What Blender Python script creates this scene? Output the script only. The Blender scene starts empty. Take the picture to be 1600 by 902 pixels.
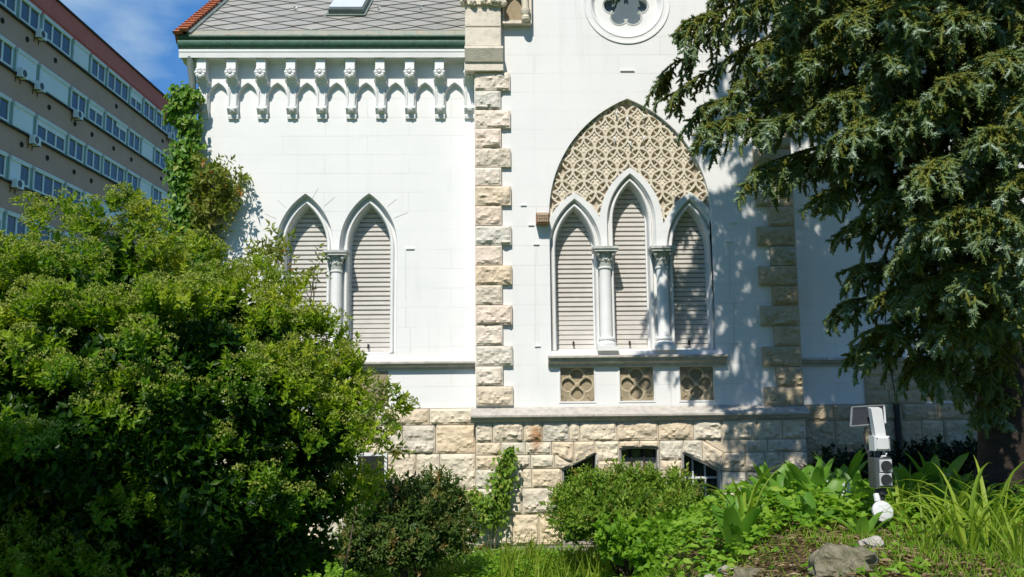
import bpy, math, random
import numpy as np
from mathutils import Vector, Matrix, noise
from mathutils.geometry import tessellate_polygon
random.seed(7)
rng = np.random.default_rng(7)
R = math.radians
scene = bpy.context.scene
COL = scene.collection

# ------------------------------------------------------------------ camera
F = 1300.0                                   # focal length in photo pixels (photo 1600 x 902)
EYE = Vector((0, 0, 1.66))
yaw, pitch, roll = R(1.25), R(7.0), R(0.55)
fwd = Vector((math.sin(yaw)*math.cos(pitch), math.cos(yaw)*math.cos(pitch), math.sin(pitch)))
r0 = Vector((math.cos(yaw), -math.sin(yaw), 0))
u0 = r0.cross(fwd)
right = r0*math.cos(roll) - u0*math.sin(roll)
up = u0*math.cos(roll) + r0*math.sin(roll)

def P(px, py, Y):
    """point of the vertical plane y = Y measured at photo pixel px, py"""
    ray = fwd*F + right*(px-800) + up*(451-py)
    return EYE + ray*(Y/ray.y)
def X(px, py, Y): return P(px, py, Y).x
def Z(px, py, Y): return P(px, py, Y).z

cam = bpy.data.cameras.new('camera')
cam.sensor_width = 36
cam.lens = 36*F/1600
cam.clip_start = 0.05
cam.clip_end = 2000
co = bpy.data.objects.new('camera', cam)
COL.objects.link(co)
m = Matrix((right, up, -fwd)).transposed().to_4x4()
m.translation = EYE
co.matrix_world = m
scene.camera = co
scene.render.resolution_x, scene.render.resolution_y = 1024, 577

# ------------------------------------------------------------------ light
SUN_EL, SUN_AZ = 50, 15          # azimuth: degrees to the left of straight behind the camera
sv = Vector((-math.sin(R(SUN_AZ))*math.cos(R(SUN_EL)), -math.cos(R(SUN_AZ))*math.cos(R(SUN_EL)), math.sin(R(SUN_EL))))
sl = bpy.data.lights.new('sun', 'SUN')
sl.energy = 4.8
sl.angle = R(0.53)
sl.color = (1.0, 0.95, 0.86)
so = bpy.data.objects.new('sun', sl)
COL.objects.link(so)
so.rotation_euler = sv.to_track_quat('Z', 'Y').to_euler()
world = bpy.data.worlds.new('World')
scene.world = world
world.use_nodes = True
wn, wl = world.node_tree.nodes, world.node_tree.links
bg = wn['Background']
sky = wn.new('ShaderNodeTexSky')
sky.sky_type = 'NISHITA'
sky.sun_disc = False
sky.sun_elevation = R(SUN_EL)
sky.sun_rotation = math.atan2(sv.x, sv.y)
sky.air_density = 1.0
sky.dust_density = 0.25
sky.ozone_density = 3.0
tc = wn.new('ShaderNodeTexCoord')
mp = wn.new('ShaderNodeMapping'); mp.inputs['Scale'].default_value = (2.2, 2.2, 5.0)
nz = wn.new('ShaderNodeTexNoise'); nz.inputs['Scale'].default_value = 2.6; nz.inputs['Detail'].default_value = 7; nz.inputs['Roughness'].default_value = .55
rp = wn.new('ShaderNodeValToRGB'); rp.color_ramp.elements[0].position = .49; rp.color_ramp.elements[1].position = .78; rp.color_ramp.elements[0].color = (.0, .0, .0, 1)
rp.color_ramp.elements[1].color = (.85, .85, .85, 1)
mx = wn.new('ShaderNodeMixRGB'); mx.inputs[2].default_value = (6.5, 9.0, 11.5, 1)
wl.new(tc.outputs['Generated'], mp.inputs['Vector']); wl.new(mp.outputs[0], nz.inputs['Vector'])
wl.new(nz.outputs['Fac'], rp.inputs['Fac']); wl.new(rp.outputs[0], mx.inputs[0])
mb_ = wn.new('ShaderNodeMixRGB'); mb_.inputs[0].default_value = .52; mb_.inputs[2].default_value = (1.3, 5.6, 14.5, 1)
wl.new(sky.outputs[0], mb_.inputs[1]); wl.new(mb_.outputs[0], mx.inputs[1]); wl.new(mx.outputs[0], bg.inputs['Color'])
bg.inputs['Strength'].default_value = 0.062
scene.view_settings.view_transform = 'Standard'
scene.view_settings.look = 'None'
scene.view_settings.gamma = 1
scene.view_settings.exposure = 0.1

# ------------------------------------------------------------------ materials
class NT:
    def __init__(s, name):
        s.m = bpy.data.materials.new(name); s.m.use_nodes = True
        s.n, s.l = s.m.node_tree.nodes, s.m.node_tree.links
        s.b = s.n['Principled BSDF']; s.out = s.n['Material Output']
    def node(s, t, **kw):
        n = s.n.new(t)
        for k, v in kw.items():
            if k in n.inputs: n.inputs[k].default_value = v
            else: setattr(n, k, v)
        return n
    def link(s, a, b): s.l.new(a, b)
    def ramp(s, fac, stops):
        r = s.n.new('ShaderNodeValToRGB')
        e = r.color_ramp.elements
        while len(e) < len(stops): e.new(.5)
        for i, (p, c) in enumerate(stops): e[i].position = p; e[i].color = tuple(c)+(1,) if len(c) == 3 else c
        s.link(fac, r.inputs['Fac']); return r.outputs['Color']
    def pos(s): return s.n.new('ShaderNodeNewGeometry').outputs['Position']
    def noise(s, vec, scale, detail=4, rough=.5):
        n = s.node('ShaderNodeTexNoise'); n.inputs['Scale'].default_value = scale; n.inputs['Detail'].default_value = detail
        n.inputs['Roughness'].default_value = rough; s.link(vec, n.inputs['Vector']); return n.outputs['Fac']
    def mix(s, fac, a, b, mode='MIX'):
        n = s.node('ShaderNodeMixRGB'); n.blend_type = mode
        for v, i in ((fac, 0), (a, 1), (b, 2)):
            if hasattr(v, 'is_linked') or hasattr(v, 'links'): s.link(v, n.inputs[i])
            else: n.inputs[i].default_value = v if i == 0 else tuple(v)+(1,)
        return n.outputs[0]
    def bump(s, h, strength, dist=.02):
        n = s.node('ShaderNodeBump'); n.inputs['Strength'].default_value = strength; n.inputs['Distance'].default_value = dist
        s.link(h, n.inputs['Height']); s.link(n.outputs[0], s.b.inputs['Normal']); return n

def simple(name, c1, c2=None, scale=6, rough=.7, bump=0, bscale=40, metal=0, spec=.3):
    t = NT(name); p = t.pos()
    c2 = c2 or tuple(v*.8 for v in c1)
    f = t.noise(p, scale, 6, .6)
    t.link(t.ramp(f, [(.3, c1), (.7, c2)]), t.b.inputs['Base Color'])
    t.b.inputs['Roughness'].default_value = rough
    t.b.inputs['Metallic'].default_value = metal
    t.b.inputs['Specular IOR Level'].default_value = spec
    if bump: t.bump(t.noise(p, bscale, 6, .6), bump)
    return t.m

def plaster_mat():
    t = NT('white_plaster'); p = t.pos()
    sx = t.node('ShaderNodeSeparateXYZ'); t.link(p, sx.inputs[0])
    cx = t.node('ShaderNodeCombineXYZ'); t.link(sx.outputs['X'], cx.inputs['X']); t.link(sx.outputs['Z'], cx.inputs['Y'])
    br = t.node('ShaderNodeTexBrick'); t.link(cx.outputs[0], br.inputs['Vector'])
    for k, v in (('Scale', 1.0), ('Mortar Size', .0022), ('Mortar Smooth', .25), ('Brick Width', .93), ('Row Height', .2135)): br.inputs[k].default_value = v
    br.inputs['Color1'].default_value = (1, 1, 1, 1); br.inputs['Color2'].default_value = (.97, .97, .97, 1); br.inputs['Mortar'].default_value = (.62, .62, .6, 1)
    br.offset = .5
    f = t.noise(p, 1.3, 8, .65); g = t.noise(p, 14, 5, .6)
    base = t.ramp(f, [(.25, (.755, .755, .735)), (.6, (.815, .805, .785)), (.8, (.735, .74, .71))])
    # joints are faint in places
    jm = t.ramp(t.noise(p, .9, 3), [(.42, (.1, .1, .1)), (.6, (.8, .8, .8))])
    c = t.mix(jm, base, t.mix(1.0, base, br.outputs['Color'], 'MULTIPLY'))
    # rain streaks and specks
    ms = t.node('ShaderNodeMapping'); t.link(p, ms.inputs['Vector']); ms.inputs['Scale'].default_value = (9, 9, .5)
    st = t.ramp(t.noise(ms.outputs[0], 1.6, 5, .6), [(.55, (1, 1, 1)), (.85, (.86, .87, .85))])
    c = t.mix(.6, c, st, 'MULTIPLY')
    t.link(c, t.b.inputs['Base Color'])
    t.b.inputs['Roughness'].default_value = .75; t.b.inputs['Specular IOR Level'].default_value = .25
    h = t.node('ShaderNodeMath'); h.operation = 'MULTIPLY'; h.inputs[1].default_value = .15
    t.link(g, h.inputs[0])
    a = t.node('ShaderNodeMath'); a.operation = 'SUBTRACT'; t.link(h.outputs[0], a.inputs[0]); t.link(br.outputs['Fac'], a.inputs[1])
    t.bump(a.outputs[0], .35, .006)
    return t.m

def stone_mat(name, stops, stain=(.1, .085, .05), rust=0):
    t = NT(name); p = t.pos()
    at = t.node('ShaderNodeAttribute'); at.attribute_name = 'tint'
    base = t.ramp(at.outputs['Fac'], stops)
    f = t.noise(p, 11, 8, .7)
    c = t.mix(.75, base, t.ramp(f, [(.25, (.55, .52, .5)), (.5, (.95, .95, .95)), (.75, (1.1, 1.06, 1.0))]), 'MULTIPLY')
    sfac = t.ramp(t.noise(p, 5.5, 7, .7), [(.58, (0, 0, 0)), (.74, (.75, .75, .75))])
    c = t.mix(sfac, c, stain)
    if rust:
        # rust run below a fixing
        sx = t.node('ShaderNodeSeparateXYZ'); t.link(p, sx.inputs[0])
        md = t.node('ShaderNodeMapping'); t.link(p, md.inputs['Vector']); md.inputs['Location'].default_value = (-RUST[0]/.10, 0, -RUST[1]/.22); md.inputs['Scale'].default_value = (1/.10, 0, 1/.22)
        gr = t.node('ShaderNodeTexGradient'); gr.gradient_type = 'SPHERICAL'; t.link(md.outputs[0], gr.inputs['Vector'])
        rf = t.ramp(gr.outputs['Fac'], [(.05, (0, 0, 0)), (.7, (.8, .8, .8))])
        rf = t.mix(1.0, rf, t.ramp(t.noise(p, 16, 4), [(.35, (.2, .2, .2)), (.6, (1, 1, 1))]), 'MULTIPLY')
        c = t.mix(rf, c, (.33, .13, .03))
    t.link(c, t.b.inputs['Base Color'])
    t.b.inputs['Roughness'].default_value = .85; t.b.inputs['Specular IOR Level'].default_value = .2
    t.bump(t.noise(p, 55, 8, .7), .6, .012)
    return t.m

def leaf_mat(name, stops, rough=.45, trans=.3, spec=.4, tcol=1.8):
    spec *= .55
    t = NT(name)
    at = t.node('ShaderNodeAttribute'); at.attribute_name = 'tint'
    c = t.ramp(at.outputs['Fac'], stops)
    t.link(c, t.b.inputs['Base Color'])
    t.b.inputs['Roughness'].default_value = rough; t.b.inputs['Specular IOR Level'].default_value = spec
    tr = t.node('ShaderNodeBsdfTranslucent')
    t.link(t.mix(1.0, c, (tcol, tcol*1.05, tcol*.5), 'MULTIPLY'), tr.inputs['Color'])
    ms = t.node('ShaderNodeMixShader'); ms.inputs[0].default_value = trans
    t.link(t.b.outputs[0], ms.inputs[1]); t.link(tr.outputs[0], ms.inputs[2]); t.link(ms.outputs[0], t.out.inputs['Surface'])
    return t.m

YW, YB = 9.0, 8.80           # wing wall plane, bay wall plane
YPB, YPW = 8.735, 8.955      # plinth planes
RUST = (X(838, 682, YPB), Z(838, 682, YPB))
M = {}
M['plaster'] = plaster_mat()
M['trim'] = simple('white_trim', (.80, .795, .775), (.72, .72, .70), 5, .65, .15, 60)
M['trim_weathered'] = simple('weathered_trim', (.60, .61, .57), (.40, .41, .37), 9, .75, .4, 50)
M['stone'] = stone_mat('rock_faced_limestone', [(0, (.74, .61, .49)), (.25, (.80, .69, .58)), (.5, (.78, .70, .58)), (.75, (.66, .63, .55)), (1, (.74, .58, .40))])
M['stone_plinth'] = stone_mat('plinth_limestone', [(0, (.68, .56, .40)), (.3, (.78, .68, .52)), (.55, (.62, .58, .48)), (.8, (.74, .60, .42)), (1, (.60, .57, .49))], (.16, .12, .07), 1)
M['stone_shaded'] = stone_mat('shaded_limestone', [(0, (.46, .37, .24)), (.4, (.56, .46, .31)), (.7, (.44, .40, .29)), (1, (.52, .39, .23))], (.12, .10, .05))  # limestone copy with shade put into its colour, for right quoin and right wing
M['mortar'] = simple('mortar', (.36, .32, .25), (.28, .25, .20), 20, .9, .4, 90)
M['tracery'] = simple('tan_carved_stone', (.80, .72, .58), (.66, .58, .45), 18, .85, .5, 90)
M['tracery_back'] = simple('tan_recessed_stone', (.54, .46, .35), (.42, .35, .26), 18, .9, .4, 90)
M['panel'] = simple('carved_panel_stone', (.42, .34, .22), (.29, .235, .155), 14, .85, .5, 90)
M['rib'] = simple('panel_rib_stone', (.52, .44, .30), (.42, .35, .23), 14, .85, .4, 90)
M['ledge'] = simple('weathered_ledge_stone', (.58, .53, .46), (.36, .34, .30), 13, .85, .5, 60)
M['copper'] = simple('green_copper', (.06, .15, .10), (.035, .085, .06), 16, .5, .2, 60, 0, .45)
M['flash'] = simple('copper_flashing', (.38, .32, .23), (.25, .30, .24), 7, .6, .2, 60)
M['slate'] = None
M['orange'] = simple('orange_clay_tile', (.46, .15, .06), (.30, .10, .05), 12, .8, .4, 60)
M['shutter'] = simple('beige_shutter', (.60, .57, .525), (.53, .50, .46), 7, .6, .1, 60)
M['frame_white'] = simple('white_frame', (.74, .75, .74), (.66, .67, .66), 8, .5)
M['dark'] = simple('dark_interior', (.02, .02, .022), (.012, .012, .014), 5, .7)
M['iron'] = simple('black_iron', (.03, .03, .032), (.05, .04, .035), 30, .55, .2, 80, .3)
M['pipe'] = simple('grey_green_pipe', (.20, .24, .21), (.12, .15, .13), 10, .5, .1, 50)
M['board'] = simple('grey_board', (.30, .30, .30), (.38, .34, .17), 9, .8, .2, 60)

def slate_mat():
    t = NT('grey_slate'); p = t.pos()
    at = t.node('ShaderNodeAttribute'); at.attribute_name = 'tint'
    base = t.ramp(at.outputs['Fac'], [(0, (.27, .265, .235)), (.5, (.32, .31, .275)), (1, (.36, .34, .30))])
    c = t.mix(.7, base, t.ramp(t.noise(p, 7, 8, .7), [(.3, (.7, .68, .62)), (.6, (1, 1, 1)), (.8, (1.1, 1.1, 1.05))]), 'MULTIPLY')
    t.link(c, t.b.inputs['Base Color']); t.b.inputs['Roughness'].default_value = .7
    t.bump(t.noise(p, 60, 6, .6), .3, .006)
    return t.m
M['slate'] = slate_mat()
def glass_mat(name, col, rough=.08):
    t = NT(name)
    t.b.inputs['Base Color'].default_value = col+(1,); t.b.inputs['Roughness'].default_value = rough
    t.b.inputs['Specular IOR Level'].default_value = .8
    f = t.noise(t.pos(), 3, 2); t.bump(f, .05, .02)
    return t.m
M['glass'] = glass_mat('window_glass', (.03, .04, .045))
M['glass_blue'] = glass_mat('church_glass', (.12, .16, .18), .25)
M['glass_far'] = glass_mat('apartment_glass', (.045, .06, .065), .15)

# ------------------------------------------------------------------ object helpers
def tag(o, label=None, cat=None, group=None, kind=None):
    for k, v in (('label', label), ('category', cat), ('group', group), ('kind', kind)):
        if v: o[k] = v
    return o
def empty(name, loc, label, cat, group=None, rz=0):
    o = bpy.data.objects.new(name, None); COL.objects.link(o)
    o.location = loc; o.rotation_euler = (0, 0, rz); o.empty_display_size = .2
    return tag(o, label, cat, group)
def link(name, me, mat, parent=None, local=False, loc=None):
    o = bpy.data.objects.new(name, me); COL.objects.link(o)
    if mat is not None and not me.materials: me.materials.append(mat)
    if parent is not None:
        o.parent = parent
        if not local and parent.type == 'EMPTY': o.location = -Vector(parent.location)
    if loc is not None: o.location = loc
    return o
def copy_tree(o, parent=None):
    c = o.copy(); COL.objects.link(c)
    if parent is not None: c.parent = parent
    for ch in list(o.children): copy_tree(ch, c)
    return c
def mesh_np(name, V, Ft, tint=None, smooth=False):
    V = np.ascontiguousarray(V, dtype=np.float32); Ft = np.ascontiguousarray(Ft, dtype=np.int32)
    me = bpy.data.meshes.new(name)
    me.vertices.add(len(V)); me.vertices.foreach_set('co', V.ravel())
    k = Ft.shape[1]
    me.loops.add(Ft.size); me.loops.foreach_set('vertex_index', Ft.ravel())
    me.polygons.add(len(Ft)); me.polygons.foreach_set('loop_start', np.arange(0, Ft.size, k, dtype=np.int32))
    if smooth: me.polygons.foreach_set('use_smooth', np.ones(len(Ft), dtype=bool))
    me.update(calc_edges=True)
    if tint is not None:
        a = me.attributes.new('tint', 'FLOAT', 'POINT'); a.data.foreach_set('value', np.ascontiguousarray(tint, dtype=np.float32))
    me.validate()
    return me

class MB:
    def __init__(s): s.v, s.f, s.t = [], [], []
    def add(s, vs, fs, tint=0.5):
        o = len(s.v); s.v += [tuple(v) for v in vs]; s.t += [tint]*len(vs)
        s.f += [tuple(i+o for i in f) for f in fs]
    def box(s, x0, x1, y0, y1, z0, z1, tint=.5):
        if x1 < x0: x0, x1 = x1, x0
        if z1 < z0: z0, z1 = z1, z0
        if y1 < y0: y0, y1 = y1, y0
        s.add([(x0,y0,z0),(x1,y0,z0),(x1,y1,z0),(x0,y1,z0),(x0,y0,z1),(x1,y0,z1),(x1,y1,z1),(x0,y1,z1)],
              [(0,1,5,4),(1,2,6,5),(2,3,7,6),(3,0,4,7),(4,5,6,7),(3,2,1,0)], tint)
    def bbox(s, x0, x1, y0, y1, z0, z1, b=.01, tint=.5):
        """box with bevelled front edges (front = low y)"""
        if x1 < x0: x0, x1 = x1, x0
        if z1 < z0: z0, z1 = z1, z0
        l = [[(x0,y1,z0),(x1,y1,z0),(x1,y1,z1),(x0,y1,z1)], [(x0,y0+b,z0),(x1,y0+b,z0),(x1,y0+b,z1),(x0,y0+b,z1)], [(x0+b,y0,z0+b),(x1-b,y0,z0+b),(x1-b,y0,z1-b),(x0+b,y0,z1-b)]]
        s.loft(l, tint, True); n = len(s.v); s.f.append((n-4, n-3, n-2, n-1))
    def loft(s, loops, tint=.5, closed=True):
        n = len(loops[0]); vs = [p for l in loops for p in l]; fs = []
        for k in range(len(loops)-1):
            for i in range(n if closed else n-1):
                j = (i+1) % n; fs.append((k*n+i, k*n+j, (k+1)*n+j, (k+1)*n+i))
        s.add(vs, fs, tint)
    def fill(s, loops, y, tint=.5):
        """flat face with holes; loops are lists of (x, z)"""
        vs = [Vector((a, b, 0)) for l in loops for a, b in l]
        tris = tessellate_polygon([[Vector((a, b, 0)) for a, b in l] for l in loops])
        s.add([(v.x, y, v.y) for v in vs], [tuple(t) for t in tris], tint)
    def slab(s, outer, holes, y0, y1, back=False, tint=.5):
        """extruded plate with holes, front at y0"""
        s.fill([outer]+holes, y0, tint)
        if back: s.fill([outer]+holes, y1, tint)
        for l in [outer]+holes: s.loft([[(a, y0, b) for a, b in l], [(a, y1, b) for a, b in l]], tint)
    def prof_x(s, prof, x0, x1, tint=.5, closed=True, e0=0, e1=0):
        """extrude a (y, z) profile along x"""
        s.loft([[(x0, a, b) for a, b in prof], [(x1, a, b) for a, b in prof]], tint, closed)
        if closed:
            n = len(prof); k = len(s.v)-2*n
            s.f.append(tuple(range(k, k+n))); s.f.append(tuple(range(k+n, k+2*n)))
    def lathe(s, c, prof, n=16, tint=.5, axis='z'):
        rings = []
        for r, h in prof:
            ring = []
            for i in range(n):
                a = 2*math.pi*i/n
                if axis == 'z': ring.append((c[0]+r*math.cos(a), c[1]+r*math.sin(a), c[2]+h))
                else: ring.append((c[0]+r*math.cos(a), c[1]+h, c[2]+r*math.sin(a)))
            rings.append(ring)
        s.loft(rings, tint)
        k = len(s.v); s.f.append(tuple(range(k-n, k))); s.f.append(tuple(range(k-n*len(rings), k-n*(len(rings)-1))))
    def tube(s, pts, rad, n=8, tint=.5, cap=True):
        pts = [Vector(p) for p in pts]; rings = []
        rads = rad if isinstance(rad, (list, tuple)) else [rad]*len(pts)
        ref = Vector((.31, .2, .93)).normalized()
        for i, p in enumerate(pts):
            d = (pts[min(i+1, len(pts)-1)]-pts[max(i-1, 0)]).normalized()
            a = d.cross(ref)
            if a.length < .1: a = d.cross(Vector((1, 0, 0)))
            a.normalize(); b = d.cross(a)
            rings.append([p+(a*math.cos(2*math.pi*k/n)+b*math.sin(2*math.pi*k/n))*rads[i] for k in range(n)])
        s.loft(rings, tint)
        if cap:
            k = len(s.v); s.f.append(tuple(range(k-n, k))); s.f.append(tuple(range(k-n*len(rings), k-n*(len(rings)-1))))
    def blob(s, c, rx, ry, rz, n=10, amp=0, fr=3, tint=.5):
        rings = []
        m_ = max(4, n*2//3)
        for j in range(1, m_):
            th = math.pi*j/m_
            ring = []
            for i in range(n):
                a = 2*math.pi*i/n
                d = Vector((math.sin(th)*math.cos(a), math.sin(th)*math.sin(a), math.cos(th)))
                k = 1+amp*noise.noise(d*fr+Vector(c)*3)
                ring.append((c[0]+rx*d.x*k, c[1]+ry*d.y*k, c[2]+rz*d.z*k))
            rings.append(ring)
        s.loft(rings, tint)
        k = len(s.v); s.f.append(tuple(range(k-n, k))); s.f.append(tuple(range(k-n*len(rings), k-n*(len(rings)-1))))
    def rock(s, q, yf, depth=.09, amp=.035, step=.026, tint=None):
        """rock-faced block; q = four (x, z) corners: bottom-left, bottom-right, top-right, top-left"""
        tint = random.random() if tint is None else tint
        g = .004
        (ax, az), (bx, bz), (cx, cz), (dx, dz) = q
        w = max(abs(bx-ax), abs(cx-dx), .03); h = max(abs(dz-az), abs(cz-bz), .03)
        nu, nv = max(3, int(w/step)), max(3, int(h/step))
        us = [0]+[min(1, .012/w)]+[i/nu for i in range(1, nu)]+[1-min(1, .012/w), 1]
        vs_ = [0]+[min(1, .012/h)]+[i/nv for i in range(1, nv)]+[1-min(1, .012/h), 1]
        seed = Vector((random.random()*50, random.random()*50, random.random()*50))
        lean = random.uniform(.5, 1.2)
        V = []
        for v in vs_:
            for u in us:
                x = (ax*(1-u)+bx*u)*(1-v)+(dx*(1-u)+cx*u)*v
                z = (az*(1-u)+bz*u)*(1-v)+(dz*(1-u)+cz*u)*v
                de = min(u*w, (1-u)*w, v*h, (1-v)*h)
                k = min(1, max(0, (de-.006)/.03)); k = k*k*(3-2*k)
                pz = Vector((x*7, 0, z*10))+seed
                nn = noise.noise(pz)*.6+abs(noise.noise(pz*2.3))*.9+noise.noise(pz*5)*.25
                prot = k*(.010+amp*max(-.2, nn)*(.55+lean*(1-v)))
                j = k*.006
                V.append((x+random.uniform(-j, j)+(g if u < .5 else -g)*(de < .004), yf-prot, z+random.uniform(-j, j)+(g if v < .5 else -g)*(de < .004)))
        n, m_ = len(us), len(vs_)
        Fs = []
        for j in range(m_-1):
            for i in range(n-1):
                a = j*n+i
                Fs += [(a, a+1, a+n+1), (a, a+n+1, a+n)] if (i+j) % 2 else [(a, a+1, a+n), (a+1, a+n+1, a+n)]
        s.add(V, Fs, tint)
        per = list(range(n))+[j*n+n-1 for j in range(1, m_)]+[(m_-1)*n+i for i in range(n-2, -1, -1)]+[j*n for j in range(m_-2, 0, -1)]
        s.loft([[V[i] for i in per], [(V[i][0], yf+depth, V[i][2]) for i in per]], tint)
    def mesh(s, name, smooth=False):
        me = bpy.data.meshes.new(name); me.from_pydata(s.v, [], s.f); me.update()
        a = me.attributes.new('tint', 'FLOAT', 'POINT'); a.data.foreach_set('value', s.t)
        if smooth:
            me.polygons.foreach_set('use_smooth', [True]*len(me.polygons))
            try: me.set_sharp_from_angle(angle=R(35))
            except Exception: pass
        return me
    def build(s, name, mat, parent=None, smooth=False, local=False, loc=None):
        return link(name, s.mesh(name, smooth), mat, parent, local, loc)

def lancet(cx, hw, zb, zs, za, n=10):
    """pointed arch loop: left base, up, apex, down to right base"""
    h = za-zs; c = (h*h-hw*hw)/(2*hw); rad = c+hw
    a1 = math.atan2(h, -c)            # angle of the apex seen from the left arc's centre (cx + c)
    left = []
    for i in range(n+1):
        a = math.pi+(a1-math.pi)*i/n
        left.append((cx+c+rad*math.cos(a), zs+rad*math.sin(a)))
    rightp = [(2*cx-x, z) for x, z in left[-2::-1]]
    return [(cx-hw, zb)]+left+rightp+[(cx+hw, zb)]
def foil(cx, cz, k, c, r, a0=0, n=120):
    out = []
    for i in range(n):
        th = 2*math.pi*i/n; best = .0
        for j in range(k):
            d = th-a0-2*math.pi*j/k
            q = r*r-(c*math.sin(d))**2
            if q >= 0:
                v = c*math.cos(d)+math.sqrt(q)
                best = max(best, v)
        out.append((cx+best*math.cos(th), cz+best*math.sin(th)))
    return out
def circle(cx, cz, r, n=48): return [(cx+r*math.cos(2*math.pi*i/n), cz+r*math.sin(2*math.pi*i/n)) for i in range(n)]
def L3(loop, y): return [(a, y, b) for a, b in loop]

# ------------------------------------------------------------------ terrain
def sm(a, b, t):
    t = np.clip((np.asarray(t, float)-a)/(b-a), 0, 1); return t*t*(3-2*t)
def tz(x, y):
    x = np.asarray(x, float); y = np.asarray(y, float)
    m_ = .86*sm(.50, 1.75, x+.10*np.sin(y*2.1)-.10*np.clip(y-5, 0, 3))*sm(7.9, 5.8, y)*sm(1.2, 3.2, y)
    return m_+.025*np.sin(x*2.3+y*1.1)*np.sin(y*1.9-x*.7)+.012*np.sin(x*7.1+1)*np.sin(y*6.3)-.02

gx = np.unique(np.concatenate([np.arange(-6, 6.01, .1), -6-np.geomspace(.2, 500, 26), 6+np.geomspace(.2, 500, 26)]))
gy = np.unique(np.concatenate([np.arange(-1, 10.01, .1), -1-np.geomspace(.2, 200, 20), 10+np.geomspace(.2, 900, 30)]))
GX, GY = np.meshgrid(gx, gy)
GV = np.stack([GX, GY, tz(GX, GY)], -1).reshape(-1, 3)
nx_, ny_ = len(gx), len(gy)
ii = (np.arange(ny_-1)[:, None]*nx_+np.arange(nx_-1)[None, :]).ravel()
GF = np.stack([ii, ii+1, ii+nx_+1, ii+nx_], -1)
t = NT('soil_and_grass'); p = t.pos()
f1 = t.noise(p, 2.2, 8, .65); f2 = t.noise(p, 30, 8, .7)
soil = t.ramp(f2, [(.25, (.07, .045, .025)), (.5, (.16, .105, .06)), (.75, (.25, .18, .11))])
grs = t.ramp(f2, [(.3, (.05, .10, .012)), (.7, (.115, .19, .028))])
sx = t.node('ShaderNodeSeparateXYZ'); t.link(p, sx.inputs[0])
mr = t.node('ShaderNodeMapRange'); mr.inputs['From Min'].default_value = .12; mr.inputs['From Max'].default_value = .55; t.link(sx.outputs['Z'], mr.inputs['Value'])
t.link(t.mix(mr.outputs[0], grs, t.mix(t.ramp(f1, [(.5, (0, 0, 0)), (.62, (1, 1, 1))]), soil, grs)), t.b.inputs['Base Color'])
t.b.inputs['Roughness'].default_value = .95; t.b.inputs['Specular IOR Level'].default_value = .1
t.bump(f2, .8, .04)
M['ground'] = t.m
g = link('ground', mesh_np('ground', GV, GF, None, True), M['ground']); tag(g, kind='structure')

# ------------------------------------------------------------------ VILLA
xb0, xb1 = X(742, 400, YB), X(1247, 480, YB)         # bay edges
xw0 = X(306, 300, YW)                                # wing's left corner
xr1 = X(1900, 500, YW)                               # right wing's far edge
zpl = Z(690, 638, YPW)                               # top of wing plinth
zcor = Z(520, 101, YW)                                # soffit level
villa = empty('villa', ((xb0+xb1)/2, YB, 0), 'white plastered gothic villa with pointed shuttered windows, limestone quoins and slate roof', 'villa')

def shutter(cx, hw, zb, za, y, parent):
    """roller shutter behind an opening: slats as a stepped sheet"""
    prof = []; z = zb; ps = .0520
    k = 0
    while z < za+.05:
        gap = .012 if k > 6 else .005
        prof += [(y+.004, z), (y-.006, z+.006), (y-.002, z+ps-gap), (y+.022, z+ps-gap+.002), (y+.022, z+ps-.001)]
        z += ps; k += 1
    b = MB(); b.prof_x(prof, cx-hw-.03, cx+hw+.03, closed=False)
    o = b.build('shutter', M['shutter'], parent)
    b = MB(); b.box(cx-.03+.0, cx-.012, y-.03, y-.004, zb+.045, zb+.085)
    b.lathe((cx-.021, y-.03, zb+.045), [(.012, -.012), (.012, .0)], 8, axis='y')
    b.build('shutter_lock', M['iron'], o)
    return o

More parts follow.
